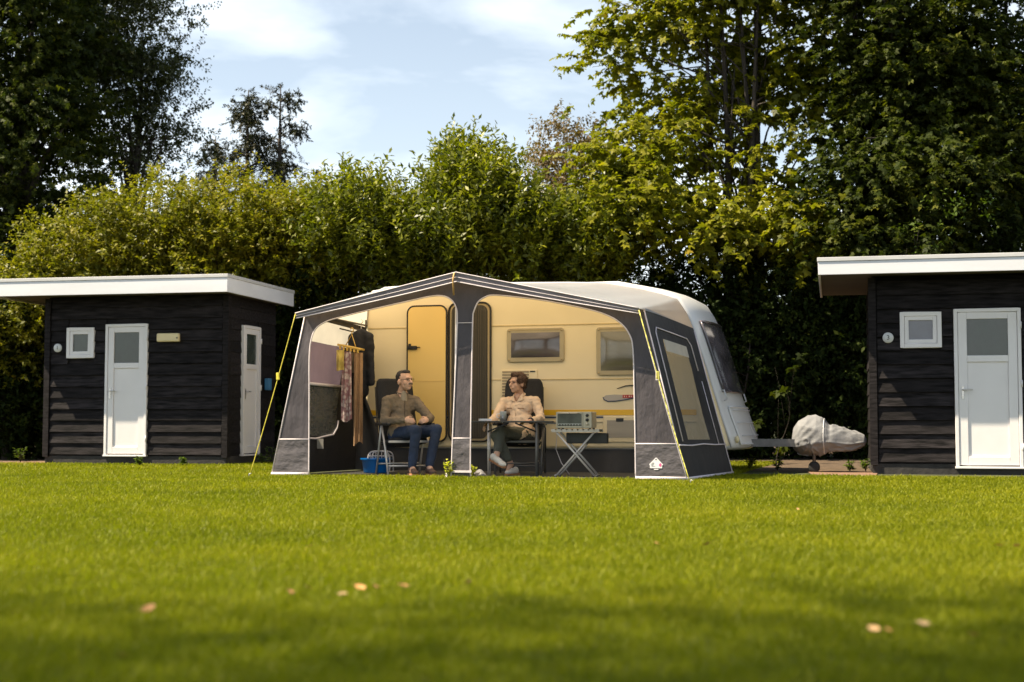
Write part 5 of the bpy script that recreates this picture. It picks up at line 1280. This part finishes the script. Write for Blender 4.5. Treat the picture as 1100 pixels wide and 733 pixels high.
# ================================================================== TREES AND HEDGES
G1 = 'hedge shrubs behind the pitch'
def hb(px, tops, w_, lab, seed, Y=26, mat='hornbeam', **kw):
    top_ = tops + 14; bl = [(px, top_ + w_ * .75, w_, w_ * .78, -.45, 1.1), (px - w_ * .35, top_ + w_ * 1.3, w_ * .85, w_ * .8, -.35, 1.1), (px + w_ * .35, top_ + w_ * 1.3, w_ * .85, w_ * .8, -.25, 1.1), (px, top_ + w_ * 2.7, w_ * 1.05, w_ * 1.6, .75, .8)]
    a = dict(shoots=2400, per=13, slen=.42, leaf=(.085, .050), up=.35, jitter=.55, flat=.6, spread=.75, nup=.9, rough=.25, sprig=.10); a.update(kw)
    return tree('hedge_shrub', lab, 'shrub', px, Y, bl, LM[mat], seed, h=3.2, r0=.06, stems=3, limbs=5, group=G1, **a)
hb(8, 268, 62, 'dull green hedge shrub behind the left shed roof at the photo edge', 11, 25.6)
hb(92, 208, 68, 'yellow-green hedge shrub rising above the middle of the left shed', 12)
hb(165, 186, 62, 'yellow-green hedge shrub in front of the dark left trees', 13, 26.2)
hb(240, 179, 66, 'golden-topped hedge shrub below the two thin conifers', 14, mat='gold')
hb(312, 186, 58, 'golden hedge shrub right of the thin conifers', 15, 26.2, mat='gold')
lau = dict(mat='laurel', leaf=(.125, .048), per=13, slen=.52, up=1.3, jitter=.38, flat=1.0, spread=.58, nup=.5, shoots=2100, sprig=.22, rough=.32)
hb(385, 186, 50, 'glossy green laurel left of the tallest laurel', 16, 25.6, **lau)
tree('laurel', 'tallest glossy laurel shrub, pointed top above the awning peak', 'shrub', 510, 25.4,
     [(508, 214, 40, 36, -.4, 1.0), (512, 256, 70, 46, -.5, 1.1), (468, 276, 46, 40, -.4, 1.0), (556, 268, 52, 42, -.3, 1.0), (510, 345, 92, 92, .8, .8), (500, 182, 16, 22, -.2, .4), (478, 206, 12, 20, -.2, .4), (530, 202, 14, 18, -.2, .4)], LM['laurel'], 17, h=3.6, r0=.06, stems=3, limbs=6, group=G1, shoots=4200, per=13, slen=.62, leaf=(.13, .05), up=1.5, jitter=.35, spread=.55, nup=.5, sprig=.24, rough=.34)
hb(438, 226, 42, 'low laurel in the dip left of the tall laurel', 18, 25.9, **lau)
hb(612, 212, 50, 'laurel between the tall laurel and the maple', 19, 25.9, **lau)
G2 = 'tall trees behind the hedge'
tree('broadleaf_tree', 'dense dark tree filling the top left corner', 'tree', 15, 28.5, [(10, 60, 95, 110, 0, 1.9), (-60, 120, 100, 120, 0, 1.8), (40, 170, 80, 110, -.2, 1.8), (10, -90, 90, 110, 0, 1.8), (-20, 270, 120, 110, 0, 1.8), (55, 40, 45, 60, .2, 1.2)], LM['mid'], 31, h=10, r0=.22, limbs=26, group=G2,
     shoots=5200, per=16, slen=.6, leaf=(.09, .08), up=.25, jitter=.6, droop=.3, lobes=3, rough=.25, sprig=.08)
tree('broadleaf_tree', 'airy small-leaved tree with sky showing through, left of the conifers', 'tree', 140, 30.5, [(130, 15, 44, 56, 0, 1.2), (110, 70, 60, 60, 0, 1.3), (155, 80, 34, 42, .1, 1.0), (170, 128, 22, 36, 0, .7), (128, 145, 56, 56, 0, 1.3), (100, 10, 40, 50, 0, 1), (186, 176, 20, 20, 0, .5), (140, -50, 36, 40, 0, .9)], LM['grey'], 32, h=10, r0=.17, limbs=34, group=G2, lean=.1,
     shoots=3600, per=14, slen=.5, leaf=(.075, .05), up=.35, jitter=.6, rough=.4, sprig=.14, shell=.4, clumps=150, crad=.28)
def conifer(lab, px, topy, Y, seed, wpx):
    g = at(px, 453.5, Y); t = thing('conifer', lab, 'tree', (g.x, Y, 0), 0, G2); rng = np.random.default_rng(seed); H = at(px, topy, Y).z; Rm = wpx * .5 * Y / FPX
    mb = MB().tube([(0, 0, 0), (.04, 0, H * .4), (-.02, .02, H * .75), (0, 0, H)], [.13, .10, .055, .012], 8); br = MB(); bl = [(0, 0, H - .12, .06, .06, .16)]
    z = H - .25
    while z > 2.6:
        k = (H - z) / 2.4; R_ = Rm * min(1.15, .22 + .95 * k ** .8)
        for j in range(rng.integers(1, 4)):
            a = rng.uniform(0, 6.28); Q = R_ * rng.uniform(.45, 1.15); up = rng.uniform(-.1, .35) * Q
            e = Vector((math.cos(a) * Q, math.sin(a) * Q, z + up)); o_ = Vector((0, 0, z)); m_ = o_.lerp(e, .5) + Vector((0, 0, .05 + .08 * Q)); br.tube([o_, m_, e], [.020, .013, .004], 5)
            bl.append((e.x, e.y, e.z - .06, .09 + .07 * Q, .09 + .07 * Q, .07 + .04 * Q)); bl.append((m_.x, m_.y, m_.z - .03, .06 + .05 * Q, .06 + .05 * Q, .05))
        z -= rng.uniform(.15, .26)
    mb.build('trunk', M['stem'], t); br.build('branches', M['stem'], t)
    crown('crown', bl, LM['needle'], t, rng, shoots=len(bl) * 9, per=14, slen=.26, leaf=(.085, .034), up=-.25, jitter=.5, droop=.5, spread=.5, nup=.3, shell=.2, rough=.3)
conifer('thin conifer, left of the pair against the sky', 263, 97, 33, 41, 66)
conifer('thin conifer, right of the pair against the sky, the taller one', 298, 92, 33.4, 42, 84)
conifer('low conifer top peeping out left of the thin pair', 228, 146, 34, 43, 60)
tree('broadleaf_tree', 'reddish-brown leaved tree glimpsed left of the maple', 'tree', 612, 31, [(608, 160, 34, 32, 0, .9), (630, 190, 40, 40, 0, 1), (600, 215, 50, 40, 0, 1), (620, 260, 60, 60, 0, 1)], LM['russet'], 33, h=6, r0=.1, limbs=14, group=G2, shoots=1500, per=12, slen=.45, leaf=(.08, .05), rough=.35)
mp_kw = dict(per=12, slen=.55, leaf=(.125, .125), up=.05, jitter=.45, droop=.5, lobes=3, flat=.35, spread=.85, nup=1.2, rough=.38, sprig=.12, shell=.35, clumps=125, crad=.36)
tree('maple_tree', 'tall multi-stemmed maple with sunlit leaves above the caravan', 'tree', 800, 27.5,
     [(690, 60, 62, 34, -.3, 1.0), (655, 8, 50, 22, -.2, .8), (720, 120, 62, 36, -.9, 1.2), (660, 150, 42, 24, -.4, .8), (720, 15, 60, 40, 0, 1.2), (800, 20, 70, 60, 0, 1.3), (770, 95, 50, 40, .2, 1.2), (860, 60, 55, 60, .3, 1.2), (700, 190, 60, 34, -1.3, 1.2), (780, 180, 60, 38, -.7, 1.2), (690, 232, 72, 34, -1.9, 1.3), (640, 243, 46, 26, -1.8, 1.0), (860, 170, 55, 60, 0, 1.2), (770, 245, 60, 40, -1.6, 1.2), (850, 255, 55, 42, -1.5, 1.2), (740, -60, 80, 60, 0, 1.4), (850, -60, 80, 60, 0, 1.4), (900, 110, 40, 60, 0, 1)],
     LM['maple'], 34, h=11.5, r0=.11, stems=8, limbs=13, spreadr=.55, lean=.5, group=G2, lo=.2, shoots=2900, **mp_kw)
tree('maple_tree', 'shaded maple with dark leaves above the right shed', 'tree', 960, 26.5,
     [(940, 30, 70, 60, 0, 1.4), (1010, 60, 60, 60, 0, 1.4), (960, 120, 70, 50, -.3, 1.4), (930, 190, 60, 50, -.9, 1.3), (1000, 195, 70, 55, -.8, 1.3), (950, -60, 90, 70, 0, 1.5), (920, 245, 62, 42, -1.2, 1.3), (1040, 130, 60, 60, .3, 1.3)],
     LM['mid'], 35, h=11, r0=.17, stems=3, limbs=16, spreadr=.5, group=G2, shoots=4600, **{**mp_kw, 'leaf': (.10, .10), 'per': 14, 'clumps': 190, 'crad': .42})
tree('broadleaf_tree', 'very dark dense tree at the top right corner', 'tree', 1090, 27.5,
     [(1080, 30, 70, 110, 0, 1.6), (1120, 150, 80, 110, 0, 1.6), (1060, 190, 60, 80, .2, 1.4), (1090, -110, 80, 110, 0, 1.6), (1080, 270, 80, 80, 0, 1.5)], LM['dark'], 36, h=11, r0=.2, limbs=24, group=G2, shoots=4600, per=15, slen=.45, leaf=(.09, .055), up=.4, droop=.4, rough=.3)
G3 = 'dark understorey shrubs'
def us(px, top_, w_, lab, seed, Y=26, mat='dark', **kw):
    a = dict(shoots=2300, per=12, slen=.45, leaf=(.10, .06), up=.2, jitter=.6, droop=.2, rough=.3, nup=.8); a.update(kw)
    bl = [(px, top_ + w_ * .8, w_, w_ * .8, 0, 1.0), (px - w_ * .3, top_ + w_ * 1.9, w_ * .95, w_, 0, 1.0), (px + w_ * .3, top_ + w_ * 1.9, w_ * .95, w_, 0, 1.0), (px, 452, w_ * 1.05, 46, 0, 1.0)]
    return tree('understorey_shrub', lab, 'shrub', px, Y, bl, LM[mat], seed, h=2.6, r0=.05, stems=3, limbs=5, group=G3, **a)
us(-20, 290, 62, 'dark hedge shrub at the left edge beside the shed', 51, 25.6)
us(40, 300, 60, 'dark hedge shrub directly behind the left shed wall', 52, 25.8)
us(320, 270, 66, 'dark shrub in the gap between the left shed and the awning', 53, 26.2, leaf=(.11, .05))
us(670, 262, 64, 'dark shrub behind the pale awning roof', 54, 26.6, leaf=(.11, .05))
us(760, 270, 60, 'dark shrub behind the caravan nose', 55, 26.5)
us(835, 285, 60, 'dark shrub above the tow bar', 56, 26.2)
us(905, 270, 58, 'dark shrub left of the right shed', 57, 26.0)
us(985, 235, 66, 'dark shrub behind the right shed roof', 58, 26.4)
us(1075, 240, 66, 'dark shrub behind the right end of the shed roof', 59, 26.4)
tree('maple_sapling', 'young maple sapling with bright leaves right of the caravan nose', 'tree', 838, 22.5, [(832, 440, 22, 20, 0, .4), (845, 475, 16, 12, 0, .3), (850, 400, 24, 24, 0, .4)], LM['mid'], 61, h=1.3, r0=.008, limbs=4, shoots=5, per=6, slen=.3, leaf=(.14, .14), lobes=3, droop=.3, flat=.4, nup=1.3, rough=.3, lo=.2)
tree('elder_sapling', 'slender bright-leaved sapling above the right shed roof', 'tree', 995, 24, [(1000, 235, 22, 28, 0, .4), (985, 255, 24, 18, 0, .4), (1045, 235, 20, 24, 0, .4)], LM['weed'], 62, h=4, r0=.025, limbs=8, shoots=45, per=8, slen=.3, leaf=(.09, .045), up=.5, rough=.3)
for tx_, ty_, Rx, Ry, sd, sh_, lab in ((-3.4, .6, 5.6, 5.4, 91, 15000, 'very tall unseen tree, added to shade the near left lawn with its thin crown'), (3.4, .5, 5.6, 5.4, 92, 18000, 'very tall unseen tree, added to shade the near right lawn with its thin crown')):
    Zc = 20.0; X_ = tx_ + Zc * SUN.x / SUN.z; Y_ = ty_ + Zc * SUN.y / SUN.z  # unseen crowns added up-sun, only to darken the near lawn softly
    t = thing('added_shade_tree', lab, 'tree', (X_, Y_, 0), 0, 'unseen trees added to shade the near lawn'); rng = np.random.default_rng(sd)
    bl = [(0, 0, Zc, Rx, Ry, 2.4)]
    trunk(bl, t, rng, Zc, .3, 1, .2, 18, lo=.8); crown('crown', bl, LM['maple'], t, rng, shoots=sh_, per=2, slen=.3, leaf=(.12, .11), lobes=3, shell=.0, nup=1.2, rough=.1)
# far dark wood that closes the gaps low down
def wood():
    rng = np.random.default_rng(77); bl = []
    for i in range(34):
        x_ = -19 + i * 1.2 + rng.normal() * .3; zt_ = 3.9 + rng.uniform(-.4, .6) + (1.6 if x_ > 5 else 0) + (1.4 if x_ < -9 else 0)
        bl.append((x_, 35 + rng.normal() * .5, zt_ * .5, 1.3, 1.2, zt_ * .55))
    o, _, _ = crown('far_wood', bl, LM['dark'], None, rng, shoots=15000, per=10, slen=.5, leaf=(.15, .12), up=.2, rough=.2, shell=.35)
    tag(o, 'far dark wood closing the gaps behind the hedge', 'wood', kind='stuff')
wood()
